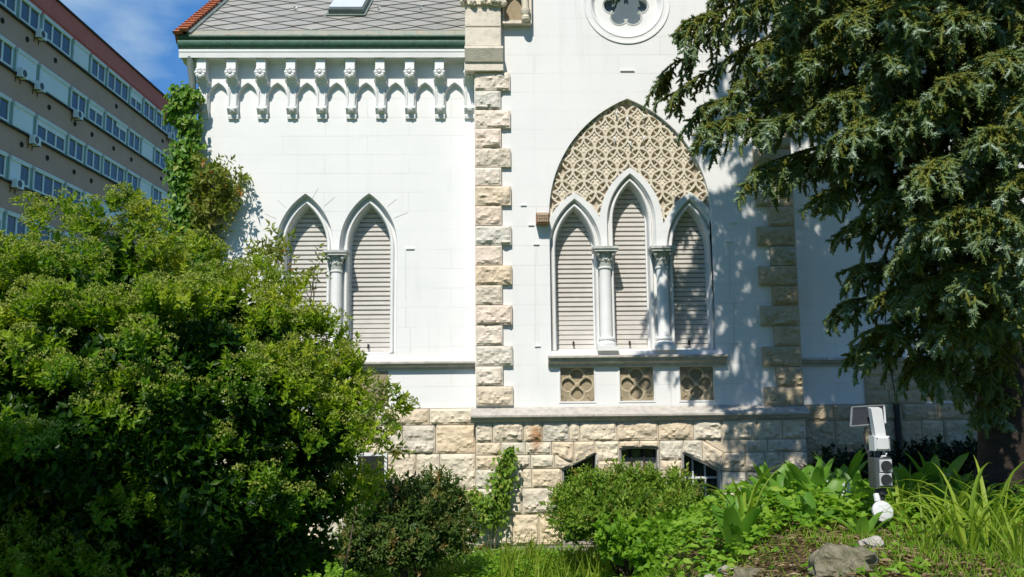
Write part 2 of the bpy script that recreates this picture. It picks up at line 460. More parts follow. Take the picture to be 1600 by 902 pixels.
def column(x, y, zb, zt, r, parent):
    """colonnette: base, shaft, leafy capital, abacus"""
    h = zt-zb; hc = .20
    b = MB()
    b.box(x-r*1.75, x+r*1.75, y-r*1.75, y+r*1.3, zb, zb+.05)
    b.lathe((x, y, zb), [(r*1.65, .05), (r*1.72, .065), (r*1.65, .085), (r*1.3, .095), (r*1.22, .11), (r*1.4, .12), (r*1.4, .135), (r*1.05, .145), (r, .16), (r, h-hc-.02), (r*1.2, h-hc-.015), (r*1.2, h-hc), (r*1.02, h-hc+.005)], 20)
    o = b.build('column', M['trim'], parent, True)
    c = MB()
    c.lathe((x, y, zt), [(r*1.0, -hc), (r*1.05, -hc*.6), (r*1.3, -hc*.3), (r*1.7, -.05), (r*1.7, -.045)], 16)
    for row, (n, zz, out, hh) in enumerate(((8, -hc, 1.0, .085), (8, -hc+.06, 1.12, .085))):
        for i in range(n):
            a = 2*math.pi*(i+.5*row)/n
            d = Vector((math.cos(a), math.sin(a), 0)); q = Vector((x, y, zt+zz)); s_ = Vector((-d.y, d.x, 0))
            pts = [q+d*r*out, q+d*r*(out+.12)+Vector((0, 0, hh*.6)), q+d*r*(out+.42)+Vector((0, 0, hh)), q+d*r*(out+.55)+Vector((0, 0, hh*.86))]
            ws = [r*.32, r*.36, r*.26, r*.1]
            for k in range(3):
                c.add([pts[k]-s_*ws[k], pts[k]+s_*ws[k], pts[k+1]+s_*ws[k+1], pts[k+1]-s_*ws[k+1]], [(0, 1, 2, 3)])
    for i in range(4):
        a = math.pi/4+math.pi/2*i
        q = (x+math.cos(a)*r*1.85, y+math.sin(a)*r*1.85, zt-.065)
        c.blob(q, .026, .026, .026, 8)
    c.build('capital', M['trim_weathered'], o, True)
    a_ = MB(); a_.box(x-r*2.0, x+r*2.0, y-r*2.0, y+r*1.4, zt-.042, zt-.015); a_.box(x-r*2.2, x+r*2.2, y-r*2.2, y+r*1.4, zt-.015, zt+.012)
    a_.build('abacus', M['trim_weathered'], o)
    return o

def group_loop(lan, o, zb, zi):
    """outline round a group of lancets, open below the imposts"""
    pts = []
    for k, (cx, hw, zs, za) in enumerate(lan):
        l = lancet(cx, hw+o, zb, zs, za+o*1.25, 12)
        l = l[1:-1]
        if k > 0: l = [(cx-hw-o, zi)]+l
        if k < len(lan)-1: l = l+[(cx+hw+o, zi)]
        pts += l
    c0, h0 = lan[0][:2]; c1, h1 = lan[-1][:2]
    return [(c0-h0-o, zb)]+pts+[(c1+h1+o, zb)]

def window_group(lan, y, zb, zi, parent, o=.075, ztop=None):
    """inner plate, mouldings, frames and shutters for a group of lancets in a hole with offset o"""
    x0 = lan[0][0]-lan[0][1]-o-.06; x1 = lan[-1][0]+lan[-1][1]+o+.06
    zt = max(a for *_, a in lan)+.2
    # chamfer from wall face to inner plate follows the group outline
    b = MB()
    b.loft([L3(group_loop(lan, o, zb, zi), y+.035), L3(group_loop(lan, o-.018, zb, zi), y+.075), L3(group_loop(lan, o-.020, zb, zi), y+.10)])
    b.build('window_moulding', M['trim'], parent)
    b = MB()
    b.slab([(x0, zb), (x1, zb), (x1, zt), (x0, zt)], [lancet(cx, hw, zb+.012, zs, za) for cx, hw, zs, za in lan], y+.098, y+.26)
    b.build('window_surround', M['trim'], parent)
    for cx, hw, zs, za in lan:
        w = MB()
        prof = [(.036, .098), (.036, .072), (.026, .060), (.012, .060), (.002, .072), (0, .1), (-.002, .25)]
        w.loft([L3(lancet(cx, hw+a, zb+.012, zs, za+a*1.25), y+d) for a, d in prof], closed=False)
        wo = w.build('lancet_window', M['trim'], parent, True)
        fr = MB()
        fr.loft([L3(lancet(cx, hw+.002, zb+.012, zs, za), y+.20), L3(lancet(cx, hw-.016, zb+.012, zs, za-.02), y+.20), L3(lancet(cx, hw-.016, zb+.012, zs, za-.02), y+.25)], closed=False)
        fr.box(cx-hw+.004, cx+hw-.004, y+.19, y+.25, zb+.0125, zb+.03)
        fr.build('frame', M['frame_white'], wo)
        shutter(cx, hw, zb+.03, za, y+.235, wo)

# --- left wing wall with the paired lancets
zbW = Z(575, 553, YW); ziW = Z(525, 392, YW)
lanW = []
for xa, xz, ya in ((446, 512, 320), (545, 611, 320)):
    a_, z_ = X(xa, 450, YW+.15), X(xz, 450, YW+.15)
    lanW.append(((a_+z_)/2, (z_-a_)/2, Z(500, 385, YW), Z(560, ya, YW+.1)))
oW = .085
holeW = group_loop(lanW, oW, zbW, ziW)
wall = MB()
outer = [(xw0, zpl), (xb0+.05, zpl), (xb0+.05, zcor+.12), (xw0, zcor+.12)]
wall.slab(outer, [holeW], YW, YW+.34)
wall.box(xw0+.002, xw0+.3, YW+.341, 16, zpl, zcor+.12)         # side wall going back
wall.build('left_wing_wall', M['plaster'], villa)
window_group(lanW, YW, zbW, ziW, villa, oW)
xm = (lanW[0][0]+lanW[0][1]+lanW[1][0]-lanW[1][1])/2
column(xm, YW+.045, zbW, ziW-.015, .058, villa)
# radiating joint lines above the paired windows
for (x0_, y0_, x1_, y1_) in ((488, 310, 497, 294), (507, 322, 523, 308), (447, 325, 434, 313), (432, 342, 414, 334), (605, 323, 620, 311), (616, 341, 637, 332), (635, 388, 647, 388), (634, 390, 634, 470)):
    a_, c_ = P(x0_, y0_, YW-.001), P(x1_, y1_, YW-.001); jl = MB(); jl.tube([a_, c_], .0024, 4); jl.build('joint_line', M['trim_weathered'], villa)
# sill course of the left wing
def sill_prof(y, zt, h=.1, d=.1):
    return [(y+.06, zt), (y-d*.9, zt-.012), (y-d, zt-.018), (y-d, zt-.034), (y-d*.8, zt-.040), (y-d*.72, zt-h*.6), (y-d*.35, zt-h*.78), (y-d*.3, zt-h), (y+.06, zt-h)]
b = MB(); zs_ = Z(660, 563, YW-.09)
b.prof_x(sill_prof(YW, zs_, .095, .095), xw0+.02, xb0-.001); b.build('sill_course', M['ledge'], villa)
# wing panel edges below the sill: little cellar niche
b = MB(); xa, xz = X(560, 620, YW), X(606, 620, YW)
b.box(xa, xz, YW-.004, YW+.01, Z(600, 632, YW), Z(600, 580, YW)); b.build('niche_panel', M['panel'], villa)

for px_, py_, w_ in ((818, 321, 9), (830, 352, 9), (838, 382, 9), (840, 541, 9), (1152, 317, 9), (1146, 348, 9), (1139, 378, 9), (1148, 536, 9), (1098, 110, 12), (980, 111, 22), (641, 389, 13)):
    YY = YB if px_ > 742 else YW
    a_, c_ = P(px_-w_/2, py_, YY), P(px_+w_/2, py_, YY); b = MB(); b.box(a_.x, c_.x, YY-.014, YY+.001, a_.z-.006, a_.z+.006); b.build('joint_step', M['trim'], villa)
for px_, y0_, y1_ in ((836, 390, 540), (1140, 385, 470), (1147, 470, 536), (1145, 538, 600), (634, 478, 512), (641, 513, 552)):
    YY = YB if px_ > 742 else YW
    a_, c_ = P(px_, y0_, YY-.001), P(px_, y1_, YY-.001); b = MB(); b.tube([a_, c_], .0022, 4); b.build('joint_line', M['trim_weathered'], villa)
# --- stones
def course_stones(mb, x0, x1, zlist, yf, wmin=.18, wmax=.5, skip=None, amp=.035, depth=.09):
    for z1, z0 in zip(zlist[:-1], zlist[1:]):
        x = x0
        while x < x1-.01:
            w = random.uniform(wmin, wmax)
            e = x+w
            if x1-e < wmin*.7: e = x1
            if not (skip and skip(x, e, z0, z1)):
                mb.rock([(x, z0), (e, z0), (e, z1), (x, z1)], yf, depth, amp)
            x = e
yq = [112, 141, 171, 200, 231, 261, 290, 321, 352, 383, 414, 445, 476, 508, 540, 572, 603, 634]
q = MB()
for k in range(len(yq)-1):
    zt_, zb_ = Z(770, yq[k], YB-.05), Z(770, yq[k+1], YB-.05)
    wpx = 799 if k % 2 == 0 else 784
    x1_ = X(wpx, 300, YB-.05)
    q.rock([(xb0, zb_), (x1_, zb_), (x1_, zt_), (xb0, zt_)], YB-.04, .14, .032)
q.build('quoin', M['stone'], villa)
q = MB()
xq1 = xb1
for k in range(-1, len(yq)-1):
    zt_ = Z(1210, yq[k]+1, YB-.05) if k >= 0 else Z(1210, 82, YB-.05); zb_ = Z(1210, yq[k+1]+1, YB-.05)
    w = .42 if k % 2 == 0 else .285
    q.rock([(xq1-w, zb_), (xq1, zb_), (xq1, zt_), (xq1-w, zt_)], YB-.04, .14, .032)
q.build('quoin', M['stone_shaded'], villa)

# --- bay wall
zbB = Z(990, 548, YB)
lanB = []
for xa, xz, ya, ys, yy in ((868, 930, 324, 388, 545), (959, 1015, 285, 345, 545), (1051, 1109, 324, 388, 545)):
    a_, z_ = X(xa, 480, YB+.15), X(xz, 480, YB+.15)
    lanB.append(((a_+z_)/2, (z_-a_)/2, Z(985, ys, YB), Z(985, ya, YB+.08)))
xL, xR = X(859, 400, YB), X(1114, 400, YB); cB = (xL+xR)/2; hB = (xR-xL)/2
big = lancet(cB, hB, zbB, Z(985, 335, YB), Z(983, 154, YB), 18)
ocx, ocz = X(979, 4, YB), Z(979, 4, YB); oR = 62/F*YB
zpb = Z(1000, 640, YPB)
gz = Z(980, -260, YB)
outerB = [(xb0, zpb), (xb1, zpb), (xb1, zcor+1.6), (cB, gz+1.2), (xb0, zcor+1.6)]
quats = []
for xa, xz in ((875, 929), (968, 1022), (1062, 1116)):
    a_, z_ = X(xa, 600, YB), X(xz, 600, YB)
    quats.append((a_, z_, Z(990, 627, YB), Z(990, 574, YB)))
holes = [big, circle(ocx, ocz, oR)]+[[(a, c), (b_, c), (b_, d), (a, d)] for a, b_, c, d in quats]
wall = MB(); wall.slab(outerB, holes, YB, YB+.34)
wall.box(xb0+.001, xb0+.2, YB+.341, 13, zpb, zcor+1.6); wall.box(xb1-.2, xb1-.001, YB+.341, 13, zpb, zcor+1.6)
wall.build('bay_wall', M['plaster'], villa)
# arcade plate inside the big arch with hoods
def arch_h(lan, o, x, k=1.05):
    best = None
    for cx, hw, zs, za in lan:
        w = hw+o; d = abs(x-cx)
        if d <= w:
            h = za+o*k-zs; c = (h*h-w*w)/(2*w); rad = c+w
            v = zs+math.sqrt(max(0, rad*rad-(d+c)**2))
            best = v if best is None else max(best, v)
    return best
HO = .145
xs = np.linspace(xL+.001, xR-.001, 120)
top = []
for x in xs:
    v = arch_h(lanB, HO, x)
    top.append((float(x), v if v else lanB[0][2]))
ziB = Z(985, 386, YB)
oB = .07
plate = MB()
plate.slab([(xL+.001, zbB)]+top+[(xR-.001, zbB)], [group_loop(lanB, oB, zbB+.004, ziB)], YB+.022, YB+.1)
plate.build('arcade', M['trim'], villa)
window_group(lanB, YB, zbB, ziB, villa, oB)
for k in (0, 1):
    xm = (lanB[k][0]+lanB[k][1]+lanB[k+1][0]-lanB[k+1][1])/2
    column(xm, YB+.04, zbB, ziB-.015, .062, villa)
# tympanum tracery
ty = YB+.040
zt0 = min(z for _, z in top)-.05
tb = MB(); low = []
for x in np.linspace(xL-.01, xR+.01, 90):
    v = arch_h(lanB, HO-.035, x); low.append((float(x), v if v else lanB[0][2]))
tb.fill([[(xL-.01, zt0-.03)]+[(x, max(z, zt0)) for x, z in low]+[(xR+.01, zt0-.03), (xR+.01, big[19][1]+.05), (xL-.01, big[19][1]+.05)]], ty+.036)
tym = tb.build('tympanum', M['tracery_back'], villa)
def in_big(x, z, e=.0):
    zs, za = Z(985, 335, YB), Z(983, 154, YB)
    d = abs(x-cB)
    if d > hB-e: return False
    h = za-zs; c = (h*h-hB*hB)/(2*hB); rad = c+hB
    return z < zs+math.sqrt(max(0, (rad-e)**2-(d+c)**2)) if (rad-e)**2 > (d+c)**2 else False
def tym_ok(x, z):
    v = arch_h(lanB, HO-.01, x)
    return in_big(x, z, -.01) and (v is None or z > v-.02) and z > zt0
tr = MB()
rr = 18.0/F*YB; s_ = rr*math.sqrt(2); wb = .0155
cz0 = Z(983, 230, YB)
def bar(p0, p1, w, y0, y1):
    d = Vector((p1[0]-p0[0], p1[1]-p0[1])); d.normalize(); nrm = Vector((-d.y, d.x))*w
    q = [(p0[0]+nrm.x*k, yy, p0[1]+nrm.y*k) for k, yy in ((1, y1), (.62, y0), (-.62, y0), (-1, y1))]
    r_ = [(p1[0]+nrm.x*k, yy, p1[1]+nrm.y*k) for k, yy in ((1, y1), (.62, y0), (-.62, y0), (-1, y1))]
    tr.add(q+r_, [(0, 1, 5, 4), (1, 2, 6, 5), (2, 3, 7, 6)], random.random())
for i in range(-16, 17):
    for j in range(-16, 17):
        cx_ = cB+(i-j)*rr; cz_ = cz0+(i+j)*rr
        n = 24
        pts = [(cx_+rr*math.cos(2*math.pi*k/n), cz_+rr*math.sin(2*math.pi*k/n)) for k in range(n+1)]
        for k in range(n):
            mx_, mz_ = (pts[k][0]+pts[k+1][0])/2, (pts[k][1]+pts[k+1][1])/2
            if tym_ok(mx_, mz_): bar(pts[k], pts[k+1], wb, ty-.002+.0005*((i % 2)*2+(j % 2)), ty+.035)
        # raised concave diamond with a four-petal boss, and a cross bar in each petal
        star = []
        for a in range(4):
            for t3 in range(6):
                al = math.pi*.75+(math.pi/2)*(1-t3/6)-math.pi/4
                th = math.pi/2*a+math.pi/4
                ccx_, ccz_ = s_*math.cos(th), s_*math.sin(th)
                b3 = th+math.pi+math.pi/4-(math.pi/2)*(t3/6)
                star.append((cx_+(ccx_+rr*math.cos(b3))*.97, cz_+(ccz_+rr*math.sin(b3))*.97))
        if all(tym_ok(*q) for q in star[::3]):
            tr.add([(x3, ty+.017, z3) for x3, z3 in star]+[(cx_, ty+.013, cz_)], [(k3, (k3+1) % 24, 24) for k3 in range(24)], random.random())
            for a in range(4):
                th = math.pi/2*a; tr.blob((cx_+.030*math.cos(th), ty+.014, cz_+.030*math.sin(th)), .019, .010, .019, 6)
        for a in range(2):
            th2 = math.pi/2*a+math.pi/4; mxp = (cx_+s_/2*math.cos(th2), cz_+s_/2*math.sin(th2))
            if tym_ok(*mxp):
                u3, w3 = math.cos(th2), math.sin(th2)
                bar((mxp[0]-u3*rr*.29, mxp[1]-w3*rr*.29), (mxp[0]+u3*rr*.29, mxp[1]+w3*rr*.29), .009, ty+.006, ty+.035)
tr.build('lattice', M['tracery'], tym)
# big arch edge roll
b = MB(); b2 = lancet(cB, hB, zbB, Z(985, 335, YB), Z(983, 154, YB), 18)
b.loft([L3(lancet(cB, hB-.001, zbB, Z(985, 335, YB), Z(983, 154, YB)-.001, 18), YB+.06), L3(lancet(cB, hB-.014, zbB, Z(985, 335, YB), Z(983, 154, YB)-.016, 18), YB+.06), L3(lancet(cB, hB-.016, zbB, Z(985, 335, YB), Z(983, 154, YB)-.018, 18), YB+.12)], closed=False)
b.build('arch_moulding', M['trim_weathered'], villa)
# little bird spikes / lamp fixings on the tympanum
for px_, py_ in ((963, 175), (980, 185), (1006, 180), (961, 215), (1006, 214), (985, 222)):
    b = MB(); c_ = P(px_, py_, ty-.03); b.tube([c_+Vector((0, .05, 0)), c_, c_+Vector((0, -.012, -.012)), c_+Vector((0, -.014, -.045))], [.008, .010, .013, .005], 6); b.build('fixing_peg', M['trim'], tym)
# bay sill
b = MB(); zsb = Z(1000, 553, YB-.1)
b.prof_x(sill_prof(YB, zsb, .125, .12), X(857, 556, YB-.1), X(1137, 556, YB-.1)); b.build('window_sill', M['ledge'], villa)
# quatrefoil panels
for a, b_, c, d in quats:
    cx_, cz_ = (a+b_)/2, (c+d)/2; h = (b_-a)/2
    pb = MB(); fo = foil(cx_, cz_, 4, h*.50, h*.46, math.pi/2)
    pb.slab([(a, c), (b_, c), (b_, d), (a, d)], [fo], YB+.026, YB+.06)
    for i in range(14):
        sx_, sz_ = random.choice((-1, 1)), random.choice((-1, 1))
        q_ = (cx_+sx_*h*random.uniform(.6, .92), YB+.024, cz_+sz_*h*random.uniform(.6, .92)); pb.blob(q_, .018, .012, .012, 6, .5, 2)
    po = pb.build('quatrefoil_panel', M['panel'], villa)
    rb = MB()
    for k in range(4):
        th = math.pi/2*k
        ccx, ccz = cx_+h*.5*math.cos(th), cz_+h*.5*math.sin(th)
        pts = []
        for s2 in range(-10, 11):
            a2 = th+s2*.145*1.35
            pts.append((ccx+h*.43*math.cos(a2), YB+.034, ccz+h*.43*math.sin(a2)))
        rb.tube(pts, .014, 6)
        a2 = th+math.pi/4
        rb.tube([(cx_, YB+.036, cz_), (cx_+h*.5*math.cos(a2), YB+.032, cz_+h*.5*math.sin(a2))], .011, 6)
    rb.blob((cx_, YB+.032, cz_), .03, .02, .03, 8)
    rb.build('rib', M['rib'], po)
    kb = MB(); kb.add([(a-.01, YB+.056, c-.01), (b_+.01, YB+.056, c-.01), (b_+.01, YB+.056, d+.01), (a-.01, YB+.056, d+.01)], [(0, 1, 2, 3)]); kb.build('panel_back', M['panel'], po)
    fb = MB(); w_ = .012
    fb.box(a-w_, a+.004, YB-.008, YB+.026, c-w_, d+.0); fb.box(b_-.004, b_+w_, YB-.008, YB+.05, c-w_, d); fb.box(a+.004, b_-.004, YB-.008, YB+.05, c-w_, c+.004)
    fb.build('panel_frame', M['trim'], po)
# oculus
ob = MB()
ob.loft([L3(circle(ocx, ocz, oR), YB), L3(circle(ocx, ocz, oR*.97), YB-.008), L3(circle(ocx, ocz, oR*.93), YB+.0), L3(circle(ocx, ocz, oR*.84), YB+.07)])
ob.slab(circle(ocx, ocz, oR*.845), [foil(ocx, ocz, 6, oR*.37, oR*.225, math.pi/6*0+R(30)*0, 180)], YB+.07, YB+.15)
oo = ob.build('oculus', M['trim'], villa, True)
rb = MB()
for k in range(6):
    th = R(60)*k; pts = []
    for s2 in range(-9, 10):
        a2 = th+s2*.2; pts.append((ocx+oR*.37*math.cos(th)+oR*.235*math.cos(a2), YB+.075, ocz+oR*.37*math.sin(th)+oR*.235*math.sin(a2)))
    rb.tube(pts, .012, 6)
rb.build('foil_rim', M['trim_weathered'], oo)
gb = MB(); gb.add([(ocx-oR, YB+.152, ocz-oR), (ocx+oR, YB+.152, ocz-oR), (ocx+oR, YB+.152, ocz+oR), (ocx-oR, YB+.152, ocz+oR)], [(0, 1, 2, 3)]); gb.build('pane', M['glass_blue'], oo)
b = MB(); b.loft([L3(circle(ocx, ocz, 72/F*YB, 64), YB+.001), L3(circle(ocx, ocz, 71.5/F*YB, 64), YB-.012), L3(circle(ocx, ocz, 69/F*YB, 64), YB-.012), L3(circle(ocx, ocz, 68/F*YB, 64), YB+.001)])
b.build('oculus_ring', M['plaster'], villa)

# --- bay plinth ledge and plinth
xl0, xl1 = X(735, 640, YPB-.1), X(1267, 640, YPB-.1)
zl = Z(1000, 634, YB)
b = MB()
prof = [(YB+.05, zl), (YB-.003, zl-.005), (YPB-.075, zl-.075), (YPB-.085, zl-.082), (YPB-.085, zl-.10), (YPB-.06, zl-.108), (YPB-.045, zl-.135), (YPB-.01, zl-.155), (YPB-.01, zl-.165), (YB+.05, zl-.165)]
b.prof_x(prof, xl0, xl1); b.build('plinth_ledge', M['ledge'], villa)
PL = MB()
def pz(py): return Z(960, py, YPB)
def px(p_, py=720): return X(p_, py, YPB)
x0p, x1p = px(743), px(1262)
def stn(a, b_, y0, y1): PL.rock([(px(a), pz(y1)), (px(b_), pz(y1)), (px(b_), pz(y0)), (px(a), pz(y0))], YPB, .12, .04)
for a, b_ in ((743, 770), (770, 819), (819, 848), (848, 890), (890, 907), (907, 965), (965, 1030), (1030, 1085), (1085, 1130), (1130, 1185), (1185, 1225), (1225, 1262)): stn(a, b_, 657, 689)
for a, b_ in ((743, 783), (783, 821), (821, 862)): stn(a, b_, 689, 709)
for a, b_ in ((743, 790), (790, 829), (829, 866)): stn(a, b_, 709, 731)
for a, b_ in ((743, 775), (775, 830), (830, 878)): stn(a, b_, 731, 761)
for a, b_ in ((743, 771), (771, 815), (815, 878)): stn(a, b_, 761, 802)
for a, b_ in ((743, 800), (800, 841), (841, 878)): stn(a, b_, 802, 850)
# stones round the cellar windows (slanted soffits)
def quad(pts): PL.rock([(px(a), pz(b_)) for a, b_ in pts], YPB, .12, .04)
quad([(862, 709), (897, 724), (897, 689), (862, 689)]); quad([(866, 731), (878, 733), (897, 724), (866, 709)])
quad([(897, 724), (933, 708), (930, 689), (897, 689)])
quad([(933, 720), (968, 720), (968, 689), (930, 689)]); stn(934, 968, 720, 748); stn(934, 968, 748, 790); stn(934, 968, 790, 850)
quad([(968, 701), (1000, 699), (1000, 689), (968, 689)]); quad([(1000, 699), (1031, 701), (1031, 689), (1000, 689)])
quad([(1031, 720), (1066, 720), (1069, 689), (1031, 689)]); stn(1031, 1066, 720, 752); stn(1031, 1066, 752, 800); stn(1031, 1066, 800, 850)
quad([(1066, 708), (1098, 722), (1098, 689), (1069, 689)]); quad([(1098, 722), (1126, 737), (1132, 709), (1098, 689)])
quad([(1126, 737), (1165, 740), (1165, 709), (1132, 709)]); quad([(1098, 689), (1132, 709), (1165, 709), (1165, 689)])
for y0, y1 in ((689, 709), (709, 740), (740, 770), (770, 800), (800, 850)):
    a = 1165 if y1 <= 740 else 1127
    while a < 1262:
        e = a+random.uniform(26, 58)
        if 1262-e < 20: e = 1262
        stn(a, e, y0, y1); a = e
PLo = PL.build('bay_plinth', M['stone_plinth'], villa)
bb = MB()
win1 = [(px(879), pz(850)), (px(879), pz(733)), (px(933), pz(708)), (px(933), pz(850))]
win2 = [(px(969), pz(850)), (px(969), pz(702)), (px(985), pz(700)), (px(1015), pz(700)), (px(1030), pz(702)), (px(1030), pz(850))]
win3 = [(px(1067), pz(850)), (px(1067), pz(709)), (px(1126), pz(738)), (px(1126), pz(850))]
bb.slab([(x0p+.005, -.6), (x1p-.005, -.6), (x1p-.005, zl-.16), (x0p+.005, zl-.16)], [win1, win2, win3], YPB+.012, YPB+.3)
bb.build('mortar_bed', M['mortar'], PLo)
for k, wloop in enumerate((win1, win2, win3)):
    w = MB()
    cxm = sum(a for a, _ in wloop)/len(wloop)
    ins = [(a+(cxm-a)*.08, c-.012) for a, c in wloop]
    w.loft([L3(wloop, YPB+.006), L3(ins, YPB+.02), L3(ins, YPB+.12)]);
    wo = w.build('cellar_window', M['trim_weathered'] if k != 1 else M['ledge'], villa)
    g_ = MB(); xs_ = [a for a, _ in wloop]; zs2 = [c for _, c in wloop]
    if k == 1:
        g_.box(min(xs_), max(xs_), YPB+.125, YPB+.13, min(zs2), pz(717)); g_.build('board', M['board'], wo)
        g_ = MB(); g_.box(min(xs_), max(xs_), YPB+.16, YPB+.165, min(zs2), max(zs2)); g_.build('pane', M['glass'], wo)
        bars = MB()
        for p_ in (989, 1009): bars.box(px(p_)-.009, px(p_)+.009, YPB+.085, YPB+.103, min(zs2), max(zs2))
        for yy in (738, 747): bars.box(px(1001), px(1030), YPB+.1, YPB+.108, pz(yy)-.007, pz(yy)+.007)
        bars.build('window_bar', M['iron'], wo)
    else:
        g_.box(min(xs_), max(xs_), YPB+.17, YPB+.175, min(zs2), max(zs2)); g_.build('pane', M['glass'], wo)
        bars = MB()
        for s2 in (.33, .66):
            xx = min(xs_)+(max(xs_)-min(xs_))*s2; bars.box(xx-.008, xx+.008, YPB+.13, YPB+.145, min(zs2), max(zs2))
        bars.box(min(xs_), max(xs_), YPB+.128, YPB+.136, pz(750)-.01, pz(750)+.01)
        bars.build('window_bar', M['frame_white'] if k == 2 else M['iron'], wo)

# --- wing plinths
def wing_plinth(x0, x1, ztop, yf, name, skip=None, mt='stone_plinth'):
    mb = MB()
    zl_ = [ztop]
    hs = [.175, .30, .37, .24, .30, .3, .3]
    for h in hs: zl_.append(zl_[-1]-h)
    course_stones(mb, x0, x1, zl_, yf, .22, .44, skip, .035)
    o = mb.build(name, M[mt], villa)
    b = MB(); b.box(x0+.004, x1-.004, yf+.012, yf+.3, zl_[-1], ztop-.003); b.build('mortar_bed', M['mortar'], o)
    return o
cw = (X(560, 725, YPW), X(601, 725, YPW), Z(590, 760, YPW), Z(590, 712, YPW))
wing_plinth(xw0-.03, xb0-.002, zpl, YPW, 'wing_plinth')
b = MB(); b.box(cw[0]-.03, cw[1]+.03, YPW-.05, YPW-.005, cw[2]-.2, cw[3]+.03)
wo = b.build('cellar_hatch', M['frame_white'], villa)
b = MB(); b.box(cw[0], cw[1], YPW-.056, YPW-.05, cw[2]-.2, cw[3]); b.build('hatch_panel', M['dark'], wo)
zpr = Z(1400, 631, YPW)
wing_plinth(xb1+.001, xr1, zpr, YPW, 'wing_plinth', None, 'stone_shaded')
# --- right wing wall
b = MB(); b.box(xb1-.05, xr1, YW, YW+.3, zpr, zcor+.5); b.build('right_wing_wall', M['plaster'], villa)
b = MB(); zs2 = Z(1400, 557, YW-.09); b.prof_x(sill_prof(YW, zs2, .095, .095), xb1+.002, xr1); b.build('sill_course', M['ledge'], villa)
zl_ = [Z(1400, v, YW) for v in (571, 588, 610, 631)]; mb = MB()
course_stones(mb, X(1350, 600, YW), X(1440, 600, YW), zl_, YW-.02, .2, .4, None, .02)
mb.build('stone_facing', M['stone_shaded'], villa); mb = MB()
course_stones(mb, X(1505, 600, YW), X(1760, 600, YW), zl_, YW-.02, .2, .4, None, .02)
mb.build('stone_facing', M['stone_shaded'], villa)
b = MB(); b.box(X(1440, 600, YW)+.03, X(1505, 600, YW)-.03, YW-.012, YW+.02, zl_[-1]+.03, zl_[0]-.02); b.build('stone_panel', M['panel'], villa)

# --- cornice, gutter and roof of the left wing
xe0, xe1 = X(279, 80, YW-.2), X(726, 80, YW-.2)
ov = .185
zf = Z(500, 90, YW-ov)
b = MB()
b.prof_x([(YW+.2, zf+.02), (YW-.02, zf-.012), (YW-.06, zf-.004), (YW-.07, zf+.010), (YW-ov+.03, zf+.014), (YW-ov, zf), (YW-ov-.005, zf+.055), (YW-ov-.012, zf+.065), (YW-ov-.012, zf+.09), (YW+.2, zf+.09)], xe0, xe1)
b.build('cornice', M['trim'], villa)
b = MB()
zg = zf+.092
gp = [(YW-ov+.03, zg), (YW-ov+.005, zg+.012), (YW-ov-.022, zg+.035), (YW-ov-.034, zg+.07), (YW-ov-.030, zg+.095), (YW-ov+.002, zg+.10), (YW-ov+.006, zg+.115), (YW-ov-.026, zg+.125), (YW-ov-.036, zg+.137), (YW-ov-.030, zg+.15), (YW-ov+.06, zg+.16), (YW-ov+.06, zg)]
b.prof_x(gp, xe0-.01, xe1+.005); b.build('gutter', M['copper'], villa, True)
sl_ = R(39)
y_e, z_e = YW-ov-.015, zg+.158
dY, dZ = math.cos(sl_), math.sin(sl_)
def roofp(x, v, off=0): return (x, y_e+dY*v-dZ*off, z_e+dZ*v+dY*off)
b = MB(); xv = xe0+.055
n_ = 22
for i in range(n_):
    xa = xv+.03+(xe1-xv)*i/n_; xz = xv+.03+(xe1-xv)*(i+1)/n_-.002
    b.add([roofp(xa, -.015, .006+random.uniform(0, .004)), roofp(xz, -.015, .006), roofp(xz, .155, .012), roofp(xa, .155, .012)], [(0, 1, 2, 3)])
b.build('eaves_flashing', M['flash'], villa)
rf = MB()
rf.add([roofp(xv, 0), roofp(xe1+.3, 0), roofp(xe1+.3, 5.2), roofp(xv, 5.2), roofp(xv, 0, -.15), roofp(xe1+.3, 0, -.15), roofp(xe1+.3, 5.2, -.15), roofp(xv, 5.2, -.15)], [(0, 1, 2, 3), (4, 5, 6, 7), (0, 3, 7, 4), (0, 1, 5, 4)], .1)
pw, ph = .463/1.0, .16
def clipx(p_, lo, hi): return (min(max(p_[0], lo), hi), p_[1], p_[2])
for r_ in range(0, 31):
    for c_ in range(-1, 12):
        cx_ = xv+.2+c_*pw+(pw/2 if r_ % 2 else 0); v0 = .15+r_*ph
        if cx_-pw/2 > xe1+.25 or cx_+pw/2 < xv: continue
        g_ = .005; tl = random.uniform(-.003, .003)
        lo, hi = xv+.03, xe1+.28
        pts = [roofp(max(lo, min(hi, cx_)), max(v0-ph+g_, .152), .020+tl), roofp(max(lo, min(hi, cx_+pw/2-g_*2)), v0, .012), roofp(max(lo, min(hi, cx_)), v0+ph-g_, .005), roofp(max(lo, min(hi, cx_-pw/2+g_*2)), v0, .012)]
        low = [roofp(p_[0], (p_[1]-y_e)/dY, 0) for p_ in pts]
        rf.add(pts, [(0, 1, 2, 3)], random.random()); rf.add(pts+[roofp(max(lo, min(hi, cx_)), max(v0-ph+g_, .152), .001), roofp(max(lo, min(hi, cx_+pw/2-g_*2)), v0, .001), roofp(max(lo, min(hi, cx_-pw/2+g_*2)), v0, .001)], [(0, 1, 5, 4), (0, 3, 6, 4)], .1)
roof = rf.build('roof', M['slate'], villa)
b = MB()
